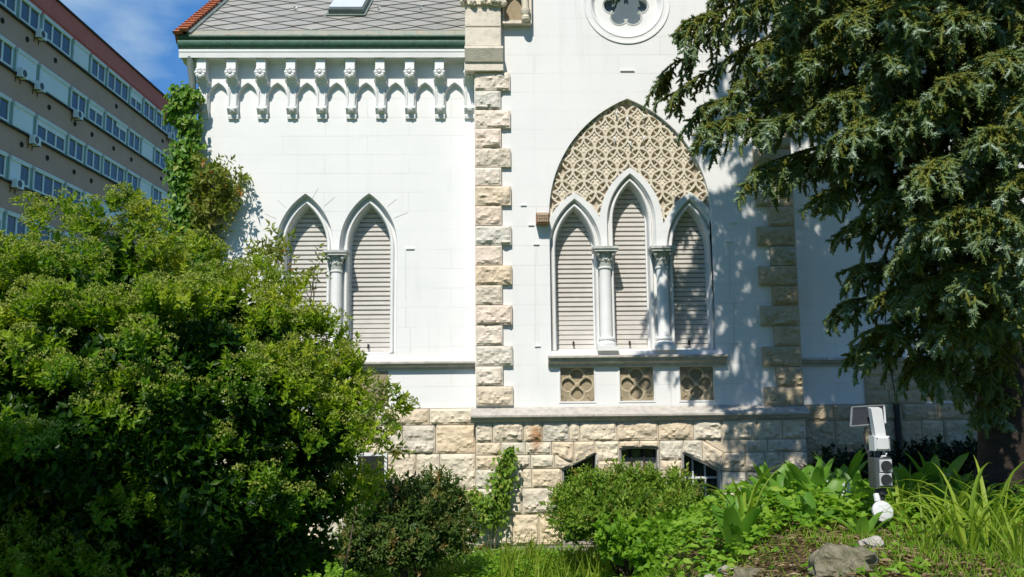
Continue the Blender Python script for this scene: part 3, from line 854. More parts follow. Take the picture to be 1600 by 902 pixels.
for i in range(46):       # verge tiles up the gable edge
    v = -.03+i*.105
    for s2 in range(2):
        w = .095; o1 = .045-.0*s2
        b.add([roofp(xv-.11+s2*.08, v, .02+s2*.03), roofp(xv-.01+s2*.055, v, .02+s2*.03), roofp(xv-.01+s2*.055, v+.14, .006+s2*.03), roofp(xv-.11+s2*.08, v+.14, .006+s2*.03),
               roofp(xv-.11+s2*.08, v, .055+s2*.03), roofp(xv-.01+s2*.055, v, .055+s2*.03), roofp(xv-.01+s2*.055, v+.14, .035+s2*.03), roofp(xv-.11+s2*.08, v+.14, .035+s2*.03)],
              [(0, 1, 5, 4), (4, 5, 6, 7), (0, 4, 7, 3), (1, 2, 6, 5), (2, 3, 7, 6)], random.random())
b.add([roofp(xv-.105, 0, -.1), roofp(xv+.0, 0, -.1), roofp(xv+.0, 5, -.1), roofp(xv-.105, 5, -.1), roofp(xv-.105, 0, .018), roofp(xv, 0, .018), roofp(xv, 5, .018), roofp(xv-.105, 5, .018)], [(0, 1, 5, 4), (4, 5, 6, 7), (0, 4, 7, 3), (1, 2, 6, 5), (0, 1, 2, 3)])
b.build('verge_tiles', M['orange'], roof)
b = MB(); b.add([roofp(xv+.03, 0, .0), roofp(xv+.075, 0, .0), roofp(xv+.075, 5, .0), roofp(xv+.03, 5, 0), roofp(xv+.03, 0, .05), roofp(xv+.075, 0, .03), roofp(xv+.075, 5, .03), roofp(xv+.03, 5, .05)], [(0, 1, 5, 4), (4, 5, 6, 7), (0, 4, 7, 3), (1, 2, 6, 5)])
b.build('verge_flashing', M['pipe'], roof)
# skylight
def roof_at(px_, py_):
    ray = fwd*F+right*(px_-800)+up*(451-py_)
    n_v = Vector((0, -dZ, dY)); o_ = Vector(roofp(0, 0)); t_ = (o_-EYE).dot(n_v)/ray.dot(n_v); q_ = EYE+ray*t_
    return q_.x, (q_.y-y_e)/dY
xa, va = roof_at(514, 26); xz, _ = roof_at(569, 24)
b = MB()
def rbox(b, x0, x1, v0, v1, o0, o1): b.add([roofp(x0, v0, o0), roofp(x1, v0, o0), roofp(x1, v1, o0), roofp(x0, v1, o0), roofp(x0, v0, o1), roofp(x1, v0, o1), roofp(x1, v1, o1), roofp(x0, v1, o1)], [(0, 1, 5, 4), (4, 5, 6, 7), (0, 4, 7, 3), (1, 2, 6, 5), (2, 3, 7, 6)])
rbox(b, xa-.03, xz+.03, va-.05, va+.75, .022, .03); rbox(b, xa, xz, va, va+.7, .03, .085)
sk = b.build('skylight', M['pipe'], roof)
b = MB(); rbox(b, xa+.012, xz-.012, va+.015, va+.685, .086, .11); b.build('skylight_pane', simple('frosted_pane', (.62, .65, .66), (.55, .58, .6), 5, .3), sk)
for px_, py_ in ((462, 17), (592, 17), (658, 17), (345, 12), (400, 40)):
    x_, v_ = roof_at(px_, py_)
    if py_ == 40: continue
    b = MB(); rbox(b, x_-.011, x_+.011, v_-.03, v_+.07, .02, .028); rbox(b, x_-.011, x_+.011, v_-.035, v_-.028, .02, .065); b.build('snow_guard', M['frame_white'], roof)
b = MB(); zr = roofp(0, 5.2)
b.add([roofp(xv, 5.2), roofp(xe1+.3, 5.2), (xe1+.3, 16, zcor), (xv, 16, zcor)], [(0, 1, 2, 3)])
b.add([(xv+.01, YW-.1, zcor+.1), roofp(xv+.01, 5.2), (xv+.01, 16, zcor+.1)], [(0, 1, 2)]); b.build('rear_roof', M['slate'], villa)

# --- corbel table under the cornice
yc0 = YW-.034
xsc = [X(316+46.35*k, 130, YW-.1) for k in range(10)]
pit = xsc[1]-xsc[0]
zA, zT, zB_ = Z(520, 126, YW-.1), zcor+.06, Z(520, 170, YW-.1)
ct = MB()
hwA = pit/2-.058
top_l = [(xw0+.002, zT), (xw0+.002, zB_)]
for k in range(10):
    if k == 9:
        top_l += [(xsc[k]-.058, zB_), (xsc[k]+.045, zB_), (xsc[k]+.045, zT)]; break
    top_l += [(xsc[k]+.058-(.116 if False else 0), zB_)] if k > 0 or True else []
    cxa = (xsc[k]+xsc[k+1])/2
    arc = lancet(cxa, hwA, zB_, Z(520, 152, YW-.1), zA-.02, 8)
    top_l += arc[1:-1]+[(cxa+hwA, zB_)]
ct.slab(top_l, [], yc0, YW+.001)
for k in range(9):        # roll mouldings round the little arches
    cxa = (xsc[k]+xsc[k+1])/2
    ct.loft([L3(lancet(cxa, hwA+.03, zB_, Z(520, 152, YW-.1), zA+.015, 8), yc0+.001), L3(lancet(cxa, hwA+.026, zB_, Z(520, 152, YW-.1), zA+.010, 8), yc0-.022), L3(lancet(cxa, hwA+.010, zB_, Z(520, 152, YW-.1), zA-.006, 8), yc0-.022), L3(lancet(cxa, hwA+.003, zB_, Z(520, 152, YW-.1), zA-.015, 8), yc0+.001)], closed=False)
ct.build('corbel_arcade', M['trim'], villa)
def add_corbel():
    b = MB(); y = YW
    # stepped body built around x = 0
    zc_ = lambda v, yy=.1: Z(520, v, y-yy)
    pr = [(y-.002, zf+.01), (y-.150, zf+.01), (y-.152, zc_(121)), (y-.135, zc_(123)), (y-.100, zc_(127)), (y-.070, zc_(134)), (y-.056, zc_(142)), (y-.056, zc_(163)), (y-.002, zc_(163))]
    b.prof_x(pr, -.050, .050)
    b.prof_x([(y-.002, zc_(125)), (y-.118, zc_(125)), (y-.10, zc_(129)), (y-.002, zc_(129))], -.066, .066)
    for sx_ in (-1, 1): b.tube([(sx_*.038, y-.060, zc_(140)), (sx_*.038, y-.060, zc_(163))], .010, 6)
    b.prof_x([(y-.056, zc_(163)), (y-.076, zc_(165)), (y-.076, zc_(168)), (y-.030, zc_(176)), (y-.032, zc_(178)), (y-.026, zc_(182)), (y-.002, zc_(182)), (y-.002, zc_(163))], -.056, .056)
    o = b.build('corbel', M['trim'], villa)
    r_ = MB(); c = (0, y-.170, Z(520, 113, y-.17))
    for k in range(8):
        a = 2*math.pi*k/8
        r_.blob((c[0]+.042*math.cos(a), c[1], c[2]+.042*math.sin(a)), .024, .022, .024, 7)
    r_.blob((c[0], c[1]-.012, c[2]), .02, .02, .02, 7)
    r_.build('rosette', M['trim'], o, True)
    k_ = MB(); zc = Z(520, 171, y-.1)
    k_.blob((0, y-.066, zc), .028, .03, .03, 8, .4, 2.5); k_.blob((-.022, y-.061, zc+.012), .012, .02, .012, 6); k_.blob((.022, y-.061, zc+.012), .012, .02, .012, 6)
    k_.build('mask', M['trim_weathered'], o, True)
    return o
cb0 = add_corbel(); base_loc = Vector(cb0.location)
for k in range(10):
    o = cb0 if k == 0 else copy_tree(cb0, villa)
    o.location = base_loc+Vector((xsc[k], 0, 0))

# --- pier with carved top above the left quoin
xp0, xp1 = X(727, 60, YB-.08), X(783, 60, YB-.08)
b = MB(); zz = lambda v: Z(755, v, YB-.1)
b.bbox(xp0, xp1, YB-.16, YB+.4, zz(46)+.003, zz(17)); b.bbox(xp0, xp1, YB-.16, YB+.4, zz(76), zz(46)-.003)
b.prof_x([(YB+.05, zz(76)), (YB-.175, zz(76)-.002), (YB-.18, zz(80)), (YB-.165, zz(84)), (YB-.12, zz(97)), (YB-.10, zz(98)), (YB-.10, zz(110)), (YB+.05, zz(110))], xp0-.005, xp1+.02)
b.bbox(xp0-.0, xp1, YB-.16, YB+.4, zz(17), zz(-140))
pier = b.build('corner_pier', M['stone'], villa)
b = MB(); b.box(xp0-.04, xp1+.02, YB-.18, YB-.10, zz(12), zz(-13))
for i in range(30):
    b.blob((random.uniform(xp0-.05, xp1+.03), YB-.17-random.uniform(0, .04), zz(random.uniform(-14, 13))), .035, .03, .028, 8, .6, 3)
b.build('carving', M['tracery'], pier)
b = MB(); na, nb = X(785, 20, YB), X(830, 20, YB)
zn0, zn1 = Z(800, 39, YB-.05), Z(800, -40, YB-.05)
nl = lancet((na+X(818, 20, YB))/2, (X(818, 20, YB)-na)/2-.02, zn0+.035, Z(800, 8, YB-.05), Z(800, -16, YB-.05), 8)
b.slab([(na+.0, zn0), (nb, zn0), (nb, zn1), (na, zn1)], [nl], YB-.09, YB-.001)
no = b.build('blind_niche', M['stone'], villa)
b = MB(); b.box(na, nb, YB-.012, YB-.003, zn0+.02, zn1); b.build('niche_back', M['panel'], no)
b = MB(); cxn = X(821, 20, YB-.1); b.lathe((cxn, YB-.12, Z(821, 33, YB-.1)), [(.01, -.02), (.045, 0), (.05, .03), (.035, .05), (.055, .09), (.055, .12), (.035, .13), (.03, .5)], 12); b.build('colonnette', M['tracery'], no, True)

# --- bay roof and right wing roof (out of frame, kept simple but real)
b = MB(); zr1 = zcor+1.6
b.add([(xb0-.2, YB-.2, zr1-.15), (cB, YB-.2, gz+1.3), (cB, 13, gz+1.3), (xb0-.2, 13, zr1-.15), (xb1+.2, YB-.2, zr1-.15), (xb1+.2, 13, zr1-.15),
       (xb0-.2, YB-.2, zr1-.0), (cB, YB-.2, gz+1.45), (cB, 13, gz+1.45), (xb0-.2, 13, zr1), (xb1+.2, YB-.2, zr1), (xb1+.2, 13, zr1)],
      [(0, 1, 2, 3), (1, 4, 5, 2), (6, 7, 8, 9), (7, 10, 11, 8), (0, 1, 7, 6), (1, 4, 10, 7)]); b.build('bay_roof', M['slate'], villa)
b = MB(); b.add([(xb1, YW-.3, zcor+.5), (xr1+.3, YW-.3, zcor+.5), (xr1+.3, 13, zcor+4), (xb1, 13, zcor+4), (xr1+.3, 17, zcor+.5), (xb1, 17, zcor+.5)], [(0, 1, 2, 3), (3, 2, 4, 5)]); b.build('right_wing_roof', M['slate'], villa)

# --- downpipe at the left corner
b = MB(); xd = X(297, 250, YW-.1)
b.tube([(xd-.02, YW-.15, zf+.02), (xd-.015, YW-.14, zf-.1), (xd, YW-.12, zf-.22), (xd, YW-.12, zf-.4), (xd, YW-.12, -.1)], .04, 12)
for z_ in (zf-.42, 3.2, 1.8, .6): b.lathe((xd, YW-.12, z_), [(.05, 0), (.052, .01), (.052, .05), (.05, .06)], 12)
b.build('downpipe', M['pipe'], villa, True)
b = MB(); b.lathe((xd, YW-.12, zf-.62), [(.05, 0), (.05, .22)], 12); b.build('pipe_sleeve', M['copper'], villa, True)

# --- wall lamp beside the left arch of the bay
lx0, lx1 = X(838, 342, YB-.1), X(858, 342, YB-.1); lz0, lz1 = Z(848, 349, YB-.1), Z(848, 333, YB-.1)
wlmp = empty('wall_lamp', ((lx0+lx1)/2, YB, (lz0+lz1)/2), 'small rusty box lamp with a gridded front on the white wall beside the bay', 'wall lamp')
rust = simple('rusty_metal', (.36, .20, .10), (.22, .11, .06), 40, .7, .4, 90)
b = MB(); b.bbox(lx0, lx1, YB-.13, YB-.0, lz0, lz1, .01); b.build('housing', rust, wlmp)
b = MB(); b.box(lx0+.012, lx1-.012, YB-.134, YB-.131, lz0+.014, lz1-.012); b.build('lens', simple('lamp_lens', (.75, .68, .55), (.66, .56, .42), 30, .4), wlmp)
b = MB()
for i in range(1, 6): xx = lx0+.012+(lx1-lx0-.024)*i/6; b.box(xx-.0025, xx+.0025, YB-.139, YB-.1345, lz0+.012, lz1-.01)
for i in range(1, 5): z_ = lz0+.014+(lz1-lz0-.026)*i/5; b.box(lx0+.01, lx1-.01, YB-.1395, YB-.1348, z_-.0025, z_+.0025)
b.build('grille', rust, wlmp)

# --- cable and pipe on the right wing
b = MB()
b.tube([P(1383, 480, YW-.02), P(1384, 530, YW-.02), P(1390, 556, YW-.11), P(1391, 572, YW-.03), P(1396, 600, YW-.05), P(1400, 632, YW-.06)], .006, 6)
b.tube([P(1401, 630, YW-.08), P(1404, 690, YW-.08), P(1404, 800, YW-.08)], .032, 8)
o = b.build('wall_cable', M['iron'], None, True); tag(o, 'thin cable running into a dark pipe on the shaded right wing', 'cable')

# ------------------------------------------------------------------ APARTMENT BLOCK
XA = -25.2
apt = empty('apartment_building', (XA, 55, 0), 'long brown panel apartment block with rows of windows and a red attic band', 'apartment block')
M['apt_wall'] = simple('brown_concrete', (.56, .34, .245), (.49, .29, .205), .6, .9, .3, 12)
M['apt_red'] = simple('red_attic_panel', (.62, .16, .11), (.54, .13, .09), 1.5, .7, .2, 9)
M['apt_green'] = simple('green_grey_panel', (.26, .38, .31), (.20, .31, .25), 2, .7)
M['apt_white'] = simple('pale_window_frame', (.78, .80, .78), (.68, .72, .70), 2, .6)
M['blind'] = simple('pale_blind', (.80, .80, .78), (.72, .73, .72), 1, .7)
M['curtain'] = simple('dark_room', (.10, .12, .12), (.05, .06, .065), 1.5, .6)
zap = 24.2; Y0A, Y1A = 36.0, 80.0
b = MB(); b.box(XA-12, XA, Y0A, Y1A, -.5, 22.78); b.build('wall', M['apt_wall'], apt)
b = MB(); b.box(XA-12.1, XA+.12, Y0A-.1, Y1A+.1, 22.80, zap); b.box(XA-12.2, XA+.16, Y0A-.12, Y1A+.12, 23.02, 23.06)
par = b.build('parapet', M['apt_red'], apt)
b = MB(); b.box(XA-12.3, XA+.22, Y0A-.2, Y1A+.2, zap+.002, zap+.10); b.build('coping', M['iron'], par)
rows = [21.52-2.92*k for k in range(6)]
for z_ in rows:
    b = MB(); b.box(XA+.002, XA+.06, Y0A+.3, Y1A-.3, z_-.06, z_+1.26); b.build('window_band', M['apt_green'], apt)
    b = MB(); b.box(XA+.002, XA+.16, Y0A+.3, Y1A-.3, z_-.12, z_-.064); b.build('band_sill', M['iron'], apt)
mods = []; y = 37.0; k = 0
while y < 73:
    w = [3.05, 1.8, 1.85][k % 3]; mods.append((y, w)); y += w+.38; k += 1
proto = {}
def win_mesh(w):
    if w in proto: return proto[w]
    f_ = MB(); n = 3 if w > 2.5 else 2; h = 1.18
    f_.box(.07, .20, 0, w, h-.09, h+.02); f_.box(.07, .14, 0, w, 0, .09); f_.box(.07, .14, 0, .09, .09, h-.09); f_.box(.07, .14, w-.09, w, .09, h-.09)
    for i in range(1, n): f_.box(.07, .135, w*i/n-.06, w*i/n+.06, .09, h-.09)
    f_.box(.065, .22, -.05, w+.05, h+.021, h+.10)
    g_ = MB(); g_.box(.065, .085, .09, w-.09, .09, h-.09)
    proto[w] = (f_.mesh('window'), g_.mesh('pane')); return proto[w]
blinds = {}
def blind_mesh(w, y0, y1, h):
    k_ = (w, y0, y1, h)
    if k_ not in blinds:
        b = MB(); b.box(.087, .15, .09+(w-.18)*y0, .09+(w-.18)*y1, 1.09-1.0*h, 1.09); blinds[k_] = b.mesh('blind')
    return blinds[k_]
random.seed(21)
for r_, z_ in enumerate(rows):
    for (y, w) in mods:
        fm, gm = win_mesh(w)
        o = link('window', fm, M['apt_white'], apt, True); o.location = Vector((XA, y, z_))-Vector(apt.location)
        link('pane', gm, M['glass_far'] if random.random() < .7 else M['curtain'], o, True)
        rnd = random.random()
        pr_ = .45 if r_ else .25
        if rnd < pr_:
            y0, y1 = random.choice([(0, 1), (0, 1), (0, .5), (.5, 1)]); h = random.choice([1, 1, .7, .45, .3])
            link('blind', blind_mesh(w, y0, y1, h), M['blind'], o, True)
# vents: small dark openings in the spandrels
vm = MB(); vm.lathe((0, 0, 0), [(.16, 0), (.16, .05), (.12, .05), (.12, .005)], 6)
vme = vm.mesh('vent'); vme.transform(Matrix.Rotation(R(90), 4, 'Y'))
vme.materials.append(simple('vent_dark', (.035, .025, .022), (.05, .035, .03), 5, .8))
for r_, z_ in enumerate(rows):
    for (y, w) in mods:
        if w > 2.5 or random.random() < .55:
            o = link('vent', vme, None, apt, True); o.location = Vector((XA, y+w*.5+random.uniform(-.2, .2), z_-.72))-Vector(apt.location)
# air conditioners
def ac(loc, label, mesh_cache={}):
    o = empty('air_conditioner', loc, label, 'air conditioner', 'air conditioners on the apartment block')
    o.scale = (.8,)*3
    if 'b' not in mesh_cache:
        b = MB(); b.box(.18, .52, -.42, .42, .05, .65); mesh_cache['b'] = b.mesh('case')
        b = MB(); b.lathe((0, 0, 0), [(.22, 0), (.24, .02), (.20, .025), (.05, .02)], 16); me = b.mesh('fan_grille')
        me.transform(Matrix.Translation((.52, -.1, .35)) @ Matrix.Rotation(R(90), 4, 'Y')); mesh_cache['f'] = me
        b = MB(); b.box(.0, .55, -.02, .02, .0, .045); b.box(.0, .04, -.02, .02, -.25, 0); mesh_cache['k'] = b.mesh('bracket')
    link('case', mesh_cache['b'], M['apt_white'], o, True); link('fan_grille', mesh_cache['f'], M['curtain'], o, True); [link('bracket', mesh_cache['k'], M['iron'], o, True, (0, yy, 0)) for yy in (-.28, .28)]
def ac_at(px_, py_):
    k_ = (fwd*F+right*(px_-800)+up*(451-py_)); t_ = XA/k_.x; q_ = EYE+k_*t_; return Vector((XA, q_.y, q_.z-.35))
for px_, py_, lab in ((57, 53, 'grey air conditioner under the topmost window row at the left of the block'),
                      (28, 114, 'air conditioner below the second window row nearest the left edge of the photo'),
                      (55, 134, 'white air conditioner just right of another one below the second window row'),
                      (115, 178, 'air conditioner under the second window row beside a lowered white blind'),
                      (47, 218, 'air conditioner under the third window row near the left edge of the photo'),
                      (20, 286, 'boxy air conditioner under the fourth window row above the bush at the far left'),
                      (211, 310, 'small air conditioner under the third window row near the vine on the villa'),
                      (150, 348, 'air conditioner under the fourth window row just above the tip of the bush'),
                      (262, 212, 'air conditioner at the right end of the top window row beside the vine')):
    ac(ac_at(px_, py_), lab)

# ------------------------------------------------------------------ PLANTS
def unit(a): return a/np.maximum(np.linalg.norm(a, axis=-1, keepdims=True), 1e-9)
def leaf_geo(Pb, D, U, L, W, tint, droop=.15, fold=.25):
    """leaves: base points, directions, approximate normals"""
    D = unit(D); S = unit(np.cross(D, U)); N = np.cross(S, D)
    L = np.broadcast_to(L, len(Pb))[:, None]; W = np.broadcast_to(W, len(Pb))[:, None]
    a = Pb
    b = Pb+D*L*.42+S*W*.5+N*W*fold
    c = Pb+D*L-N*L*droop
    d = Pb+D*L*.42-S*W*.5+N*W*fold
    mid = Pb+D*L*.45
    V = np.stack([a, b, c, d], 1).reshape(-1, 3)
    k = np.arange(len(Pb))[:, None]*4
    Ft = np.concatenate([k+np.array([[0, 3, 2]]), k+np.array([[0, 2, 1]])], 0)
    return V, Ft, np.repeat(tint, 4)
def cat(parts):
    Vs, Fs, Ts, o = [], [], [], 0
    for V, Ft, T in parts:
        Vs.append(V); Fs.append(Ft+o); Ts.append(T); o += len(V)
    return np.concatenate(Vs), np.concatenate(Fs), np.concatenate(Ts)
def shoots(Pb, D, Ln, k, L, W, tint, a0=70, a1=30, jit=.25):
    """leafy shoots: k leaves spiral along each"""
    n = len(Pb); D = unit(D)
    ref = unit(np.cross(D, rng.normal(size=(n, 3)))); ref2 = np.cross(D, ref)
    tt = np.linspace(.12, 1, k)
    Ps, Ds, Us, Ts = [], [], [], []
    for i, t_ in enumerate(tt):
        az = i*2.4+rng.uniform(-.4, .4, n); ang = np.radians(a0+(a1-a0)*t_)+rng.normal(size=n)*jit*.6
        rad = ref*np.cos(az)[:, None]+ref2*np.sin(az)[:, None]
        d = D*np.cos(ang)[:, None]+rad*np.sin(ang)[:, None]
        Ps.append(Pb+D*(Ln*t_)[:, None]+rng.normal(size=(n, 3))*.006); Ds.append(d); Us.append(D-rad*.2+rng.normal(size=(n, 3))*jit)
        Ts.append(tint+rng.normal(size=n)*.08+.10*(t_-.5))
    Pb, D, U, T = np.concatenate(Ps), np.concatenate(Ds), np.concatenate(Us), np.concatenate(Ts)
    s = rng.uniform(.75, 1.25, len(Pb))
    return leaf_geo(Pb, D, U, L*s, W*s, np.clip(T, 0, 1))
def lobe(px_, py_, d, rpx): return (np.array(P(px_, py_, d)), rpx/F*d)
def lobe_shoots(lobes, dens, upb=.5, low=-.5, flat=.85, inner=.25):
    Ps, Ds = [], []
    for c, r in lobes:
        n = int(dens*4*math.pi*r*r)
        d = unit(rng.normal(size=(n, 3)))
        d = d[(d[:, 2] > low) | (rng.random(n) < .35)]
        rad = r*(1-inner*rng.random(len(d))**2*2)
        # patchy: lumps of sub-lobes
        sub = unit(rng.normal(size=(max(6, int(10*r/.3)), 3)))
        nb = np.max(d@sub.T, axis=1); rad = rad*(.80+.28*np.clip((nb-.75)/.25, 0, 1))
        Ps.append(c+d*rad[:, None]*np.array([1, 1, flat])); Ds.append(unit(d+np.array([0, 0, upb])+rng.normal(size=d.shape)*.35))
    return np.concatenate(Ps), np.concatenate(Ds)
def bud_cluster(Pb, D, r, k, s, tint):
    """domed clusters of tiny buds"""
    n = len(Pb); D = unit(D)
    a = unit(np.cross(D, rng.normal(size=(n, 3)))); b = np.cross(D, a)
    out = []
    for i in range(k):
        rr_ = r*math.sqrt((i+.5)/k); az = i*2.4
        q = Pb+a*(rr_*math.cos(az))+b*(rr_*math.sin(az))+D*(r*.7*(1-(i+.5)/k))[..., None] if False else Pb+a*(rr_*math.cos(az))+b*(rr_*math.sin(az))+D*(r*.6*(1-(i+.5)/k))
        q = q+rng.normal(size=q.shape)*.003
        d = unit(rng.normal(size=(n, 3))+D)
        out.append(leaf_geo(q, d, rng.normal(size=(n, 3)), s, s*.8, np.clip(tint+rng.normal(size=n)*.1, 0, 1), 0, .4))
    return cat(out)
def stems(name, mat, parent, base, targets, r0_=.025, r1_=.006, sag=.1):
    b = MB()
    for t_ in targets:
        a = Vector(base)+Vector((random.uniform(-.12, .12), random.uniform(-.1, .1), 0)); e = Vector(t_)
        mid = a.lerp(e, .5)+Vector((random.uniform(-.1, .1), random.uniform(-.1, .1), sag+random.uniform(0, .1)))
        pts = [a*(1-t2)**2+mid*2*t2*(1-t2)+e*t2*t2 for t2 in (0, .2, .4, .6, .8, 1)]
        b.tube(pts, [r0_+(r1_-r0_)*t2 for t2 in (0, .2, .4, .6, .8, 1)], 6)
    return b.build(name, mat, parent, True)
M['bark'] = simple('brown_bark', (.10, .07, .05), (.05, .035, .025), 25, .9, .8, 50)
M['twig'] = simple('grey_twig', (.16, .12, .08), (.10, .08, .055), 30, .9, .4, 60)
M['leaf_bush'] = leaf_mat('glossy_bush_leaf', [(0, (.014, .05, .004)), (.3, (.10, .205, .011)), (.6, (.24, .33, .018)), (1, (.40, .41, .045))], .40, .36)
M['bud'] = leaf_mat('yellow_green_buds', [(0, (.16, .21, .03)), (.6, (.27, .31, .06)), (1, (.38, .38, .10))], .6, .3)

# --- big flowering bush at the left
bl = [(88, 425, 5.2, 52), (185, 410, 5.0, 54), (55, 500, 5.0, 70), (160, 490, 4.8, 85), (275, 490, 4.9, 68), (355, 495, 5.0, 60), (430, 520, 5.0, 52), (480, 572, 5.0, 48), (530, 618, 5.1, 52), (440, 580, 4.8, 80),
      (310, 570, 4.5, 100), (190, 590, 4.4, 100), (70, 590, 4.5, 110), (-60, 520, 4.8, 120), (-90, 660, 4.4, 140), (390, 670, 4.5, 90), (505, 690, 4.8, 70), (270, 690, 4.3, 100), (130, 700, 4.2, 100), (10, 700, 4.2, 110), (330, 790, 4.3, 85),
      (440, 770, 4.7, 85), (500, 780, 4.9, 56), (180, 810, 4.6, 120), (40, 830, 4.6, 130), (420, 860, 4.8, 90), (-110, 800, 4.5, 140), (280, 890, 4.7, 120), (120, 930, 4.7, 130), (500, 860, 5.0, 40)]
lob = [lobe(*a) for a in bl]
bush = empty('flowering_bush', (X(230, 800, 5), 5.0, 0), 'huge dense green bush with yellow-green flower buds filling the left of the photo', 'bush')
def clump_shoots(lobes, per, r0, r1, ns, low=-.35):
    Ps, Ds, Ts = [], [], []
    for c, r in lobes:
        n = max(3, int(per*r*r)); d = unit(rng.normal(size=(n, 3))); d = d[(d[:, 2] > low) & (d[:, 1] < .75)]
        for e in d:
            cr = rng.uniform(r0, r1); cc = c+e*r*rng.uniform(.78, 1.02); k = int(ns*(cr/.14)**2*rng.uniform(.7, 1.2))
            ax = unit(e*.8+np.array([0, -.1, .75])); q = unit(rng.normal(size=(k, 3))+ax*.9)*rng.uniform(.45, 1, (k, 1))
            q = q-ax*(np.minimum(0, q@ax)*1.0)[:, None]
            Ps.append(cc+q*cr*np.array([1.15, 1.15, .75])); Ds.append(unit(q*.8+ax*.8+np.array([0, 0, .35])+rng.normal(size=(k, 3))*.2)); Ts.append(np.full(k, rng.normal()*.10)+.16*((q@ax)-.5))
    return np.concatenate(Ps), np.concatenate(Ds), np.concatenate(Ts)
spire = [lobe(*a) for a in ((88, 345, 5.2, 20), (95, 368, 5.15, 26), (72, 350, 5.2, 14), (186, 335, 5.0, 22), (175, 355, 5.0, 26), (196, 320, 5.05, 12), (240, 362, 5.0, 20), (252, 350, 5.0, 12), (215, 372, 5.0, 22), (130, 392, 5.1, 20), (20, 470, 5, 26), (30, 440, 5.1, 16), (150, 372, 5.1, 16), (505, 520, 5.0, 16), (550, 560, 5.05, 14), (475, 470, 5.05, 14), (395, 440, 5.0, 16), (590, 592, 5.1, 14), (600, 640, 5.1, 16), (575, 665, 5.05, 20), (355, 432, 5, 18), (300, 418, 5, 20), (440, 455, 5, 14))]
Pa, Da, Ta = clump_shoots(lob, 125, .10, .19, 21); Pc, Dc, Tc = clump_shoots(spire, 800, .045, .08, 26, -.6)
Pb, D, Tb = np.concatenate([Pa, Pc]), np.concatenate([Da, Dc]), np.concatenate([Ta, Tc]); n = len(Pb)
tn = .42+Tb+.13*np.sin(Pb[:, 0]*3.1+Pb[:, 2]*2.3)+.16*np.clip((Pb[:, 2]-1.5)/1.2, -.6, 1)
me = mesh_np('foliage', *shoots(Pb, D, rng.uniform(.05, .11, n), 14, .038, .0185, tn, 75, 25))
link('foliage', me, M['leaf_bush'], bush)
# inner leaves that close the volume
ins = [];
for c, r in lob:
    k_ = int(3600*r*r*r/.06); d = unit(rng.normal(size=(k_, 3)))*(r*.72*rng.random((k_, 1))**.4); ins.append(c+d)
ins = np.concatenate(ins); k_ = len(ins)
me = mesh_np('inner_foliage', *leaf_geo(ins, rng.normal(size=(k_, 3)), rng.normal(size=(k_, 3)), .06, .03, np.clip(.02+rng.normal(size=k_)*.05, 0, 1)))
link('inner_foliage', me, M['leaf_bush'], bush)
tipsel = (D[:, 2] > .35) & (rng.random(n) < np.clip(.24+.30*(Pb[:, 2]-1.3), .14, .60))
Pt = Pb[tipsel]+D[tipsel]*.10
me = mesh_np('flower_buds', *bud_cluster(Pt, D[tipsel]*.6+np.array([0, 0, .6]), .040, 34, .0135, .5))
link('flower_buds', me, M['bud'], bush)
stems('branches', M['twig'], bush, (X(230, 800, 5), 5.0, -.05), [tuple(c) for c, r in lob], .03, .008)

# --- generic lobed shrub
def shrub(name, lobes, label, cat_, mat, dens, leafL, leafW, k, base, tint=.4, ln=(.08, .16), upb=.5, inner=True, group=None, part='foliage', flat=.9, a0=75, a1=25, tvar=.12):
    lob = [lobe(*a) for a in lobes]
    o = empty(name, base, label, cat_, group)
    Pb, D = lobe_shoots(lob, dens, upb, -.5, flat, .3); n = len(Pb)
    tn = np.clip(tint+tvar*rng.normal(size=n), 0, 1)
    me = mesh_np(part, *shoots(Pb, D, rng.uniform(ln[0], ln[1], n), k, leafL, leafW, tn, a0, a1)); link(part, me, mat, o)
    if inner:
        ins = []
        for c, r in lob:
            k_ = int(3000*r*r*r/.05); ins.append(c+unit(rng.normal(size=(k_, 3)))*(r*.8*rng.random((k_, 1))**.4))
        ins = np.concatenate(ins); k_ = len(ins)
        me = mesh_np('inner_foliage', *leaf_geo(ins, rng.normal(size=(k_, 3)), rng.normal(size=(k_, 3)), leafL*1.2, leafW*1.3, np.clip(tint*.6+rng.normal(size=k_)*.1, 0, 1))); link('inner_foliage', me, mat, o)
    stems('branches', M['twig'], o, base, [tuple(c) for c, r in lob], .014, .004)
    return o
def gpt(px_, py_, d):
    x_ = X(px_, py_, d); return (x_, d, float(tz(x_, d)))
M['leaf_bronze'] = leaf_mat('bronze_leaf', [(0, (.03, .07, .014)), (.50, (.085, .145, .03)), (.74, (.17, .17, .045)), (1, (.32, .20, .07))], .4, .25)
M['leaf_mid'] = leaf_mat('mid_green_leaf', [(0, (.04, .10, .013)), (.4, (.13, .235, .022)), (.75, (.21, .31, .04)), (1, (.27, .23, .06))], .5, .3)
M['leaf_bright'] = leaf_mat('bright_green_leaf', [(0, (.08, .19, .014)), (.5, (.17, .32, .025)), (1, (.28, .39, .05))], .5, .35)
M['leaf_ivy'] = leaf_mat('ivy_leaf', [(0, (.04, .11, .013)), (.5, (.11, .23, .022)), (.85, (.20, .28, .04)), (1, (.34, .17, .04))], .4, .28)
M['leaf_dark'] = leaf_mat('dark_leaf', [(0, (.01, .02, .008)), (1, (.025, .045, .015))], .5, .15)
M['leaf_sap'] = leaf_mat('brownish_sapling_leaf', [(0, (.08, .14, .018)), (.5, (.19, .235, .04)), (.8, (.25, .22, .055)), (1, (.36, .17, .05))], .5, .35)

